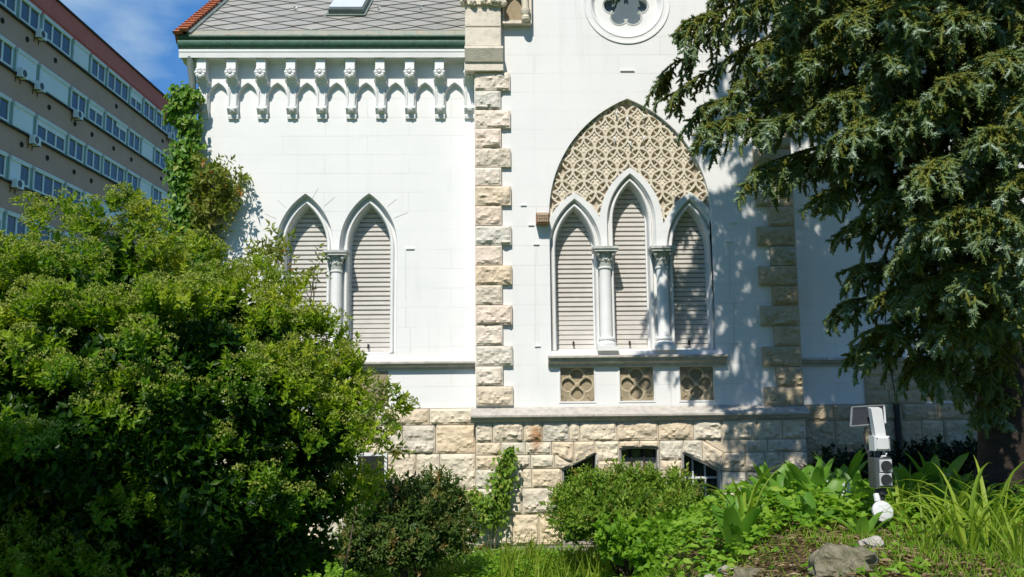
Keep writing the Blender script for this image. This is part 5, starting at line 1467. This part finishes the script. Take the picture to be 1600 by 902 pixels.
# --- garden power post
def dpx(v, d): return v/F*d
dl = 4.9
c0 = P(1378, 800, dl); zb0 = float(tz(c0.x, dl))
post = empty('power_post', (c0.x, dl, zb0), 'slim power post with black solar panel, white box, two sockets and white disc', 'power post')
M['white_plastic'] = simple('white_plastic', (.66, .66, .65), (.58, .58, .57), 6, .35, 0, 40, 0, .5)
M['black_plastic'] = simple('black_plastic', (.022, .022, .024), (.03, .03, .032), 12, .4, .1, 60, 0, .5)
M['grey_metal'] = simple('grey_housing', (.10, .11, .11), (.075, .08, .085), 10, .45, .1, 50, .3)
M['socket_grey'] = simple('socket_grey', (.48, .49, .48), (.42, .43, .42), 10, .5)
M['panel_blue'] = simple('solar_cells', (.012, .015, .022), (.018, .022, .03), 30, .55, 0, 40, 0, .2)
def pp(px_, py_, dy=0): return P(px_, py_, dl+dy)
b = MB(); b.tube([(pp(1376, 712).x, dl+.045, zb0-.1), (pp(1376, 712).x, dl+.045, pp(1376, 690).z)], .016, 10); b.build('pole', M['grey_metal'], post, True)
b = MB(); a_, c_ = pp(1366, 639, .02), pp(1373, 690, .02)
for s2 in (0,): b.loft([[(a_.x-.032, dl-.01, a_.z), (a_.x+.032, dl-.01, a_.z), (a_.x+.032, dl+.035, a_.z+.01), (a_.x-.032, dl+.035, a_.z+.01)], [(c_.x-.03, dl-.02, c_.z), (c_.x+.03, dl-.02, c_.z), (c_.x+.03, dl+.03, c_.z), (c_.x-.03, dl+.03, c_.z)]])
n_ = len(b.v); b.f += [(n_-8, n_-7, n_-6, n_-5), (n_-4, n_-3, n_-2, n_-1)]
b.build('arm', M['white_plastic'], post)
b = MB(); A, B_, C_, E = pp(1331, 637, .12), pp(1381, 634, .12), pp(1383, 662, .06), pp(1329, 667, .06)
th_ = Vector((0, .02, .008))
b.loft([[A, B_, C_, E], [v+th_ for v in (A, B_, C_, E)]]); b.f += [(0, 1, 2, 3), (4, 5, 6, 7)]
po = b.build('solar_panel', M['panel_blue'], post)
b = MB(); fr = [A, B_, C_, E, A]
for i in range(4): b.tube([fr[i]-Vector((0, .004, 0)), fr[i+1]-Vector((0, .004, 0))], .007, 4)
b.build('panel_frame', simple('panel_frame', (.30, .32, .33), (.2, .21, .22), 10, .4, 0, 40, .4), po)
def rbox3(mb, x0, x1, y0, y1, z0, z1, b_=.008): mb.bbox(x0, x1, y0, y1, z0, z1, b_)
b = MB(); rbox3(b, pp(1361, 692).x, pp(1385, 692).x, dl-.055, dl+.03, pp(1373, 704).z, pp(1373, 681).z, .012); b.build('junction_box', M['white_plastic'], post)
b = MB(); q0 = pp(1377, 705); b.tube([q0+Vector((.005, -.02, 0)), q0+Vector((.014, -.03, -.012)), q0+Vector((.008, -.035, -.026)), q0+Vector((-.012, -.03, -.028)), q0+Vector((-.016, -.02, -.045))], .006, 6); b.build('cable_hook', M['white_plastic'], post, True)
b = MB(); rbox3(b, pp(1362, 740).x, pp(1388, 740).x, dl-.05, dl+.04, pp(1375, 762).z, pp(1375, 715).z, .004); hs = b.build('socket_housing', M['grey_metal'], post)
for yy in (727, 748):
    b = MB(); cx_, cz_ = pp(1377, yy).x, pp(1377, yy).z; h_ = dpx(9.6, dl)
    rbox3(b, cx_-h_, cx_+h_, dl-.062, dl-.05, cz_-h_, cz_+h_, .004); s_o = b.build('socket', M['socket_grey'], post)
    b = MB(); b.lathe((cx_, dl-.062, cz_), [(h_*.85, 0), (h_*.85, -.008), (h_*.78, -.012), (h_*.72, -.010)], 24, axis='y'); b.build('socket_lid', M['black_plastic'], s_o, True)
b = MB(); b.lathe((pp(1376, 770).x, dl-.0, pp(1376, 782).z), [(.022, 0), (.022, .03), (.034, .035), (.034, .075)], 14); b.build('neck', M['black_plastic'], post, True)
for yy in (684, 701):
    for xx in (1364, 1382):
        b = MB(); q0 = pp(xx, yy); b.lathe((q0.x, dl-.055, q0.z), [(.0035, .002), (.0035, -.0015)], 8, axis='y'); b.build('screw', M['grey_metal'], post)
b = MB(); q0 = pp(1366, 662, .03); q1 = pp(1364, 715, .05); b.tube([q0+Vector((-.03, .03, 0)), q0+Vector((-.045, .05, -.06)), q1+Vector((-.03, .02, .05)), q1+Vector((-.012, 0, -.02))], .0045, 6); b.build('power_cable', M['black_plastic'], post, True)
b = MB(); q0 = pp(1380, 799, -.06); b.lathe((0, 0, 0), [(.058, .02), (.060, .012), (.058, .0), (.045, -.006), (.008, -.008), (.006, -.006)], 28)
me = b.mesh('disc', True); me.transform(Matrix.Translation(q0) @ Matrix.Rotation(R(78), 4, 'X') @ Matrix.Rotation(R(0), 4, 'Z') @ Matrix.Scale(-1, 4, (0, 0, 1)))
dsc = link('disc', me, M['white_plastic'], post)
b = MB(); b.tube([q0+Vector((-.015, .03, .05)), q0+Vector((-.012, .05, .09))], .017, 10); b.build('disc_bracket', M['white_plastic'], post, True)
print('done', sum(len(o.data.polygons) for o in bpy.data.objects if o.type == 'MESH'))
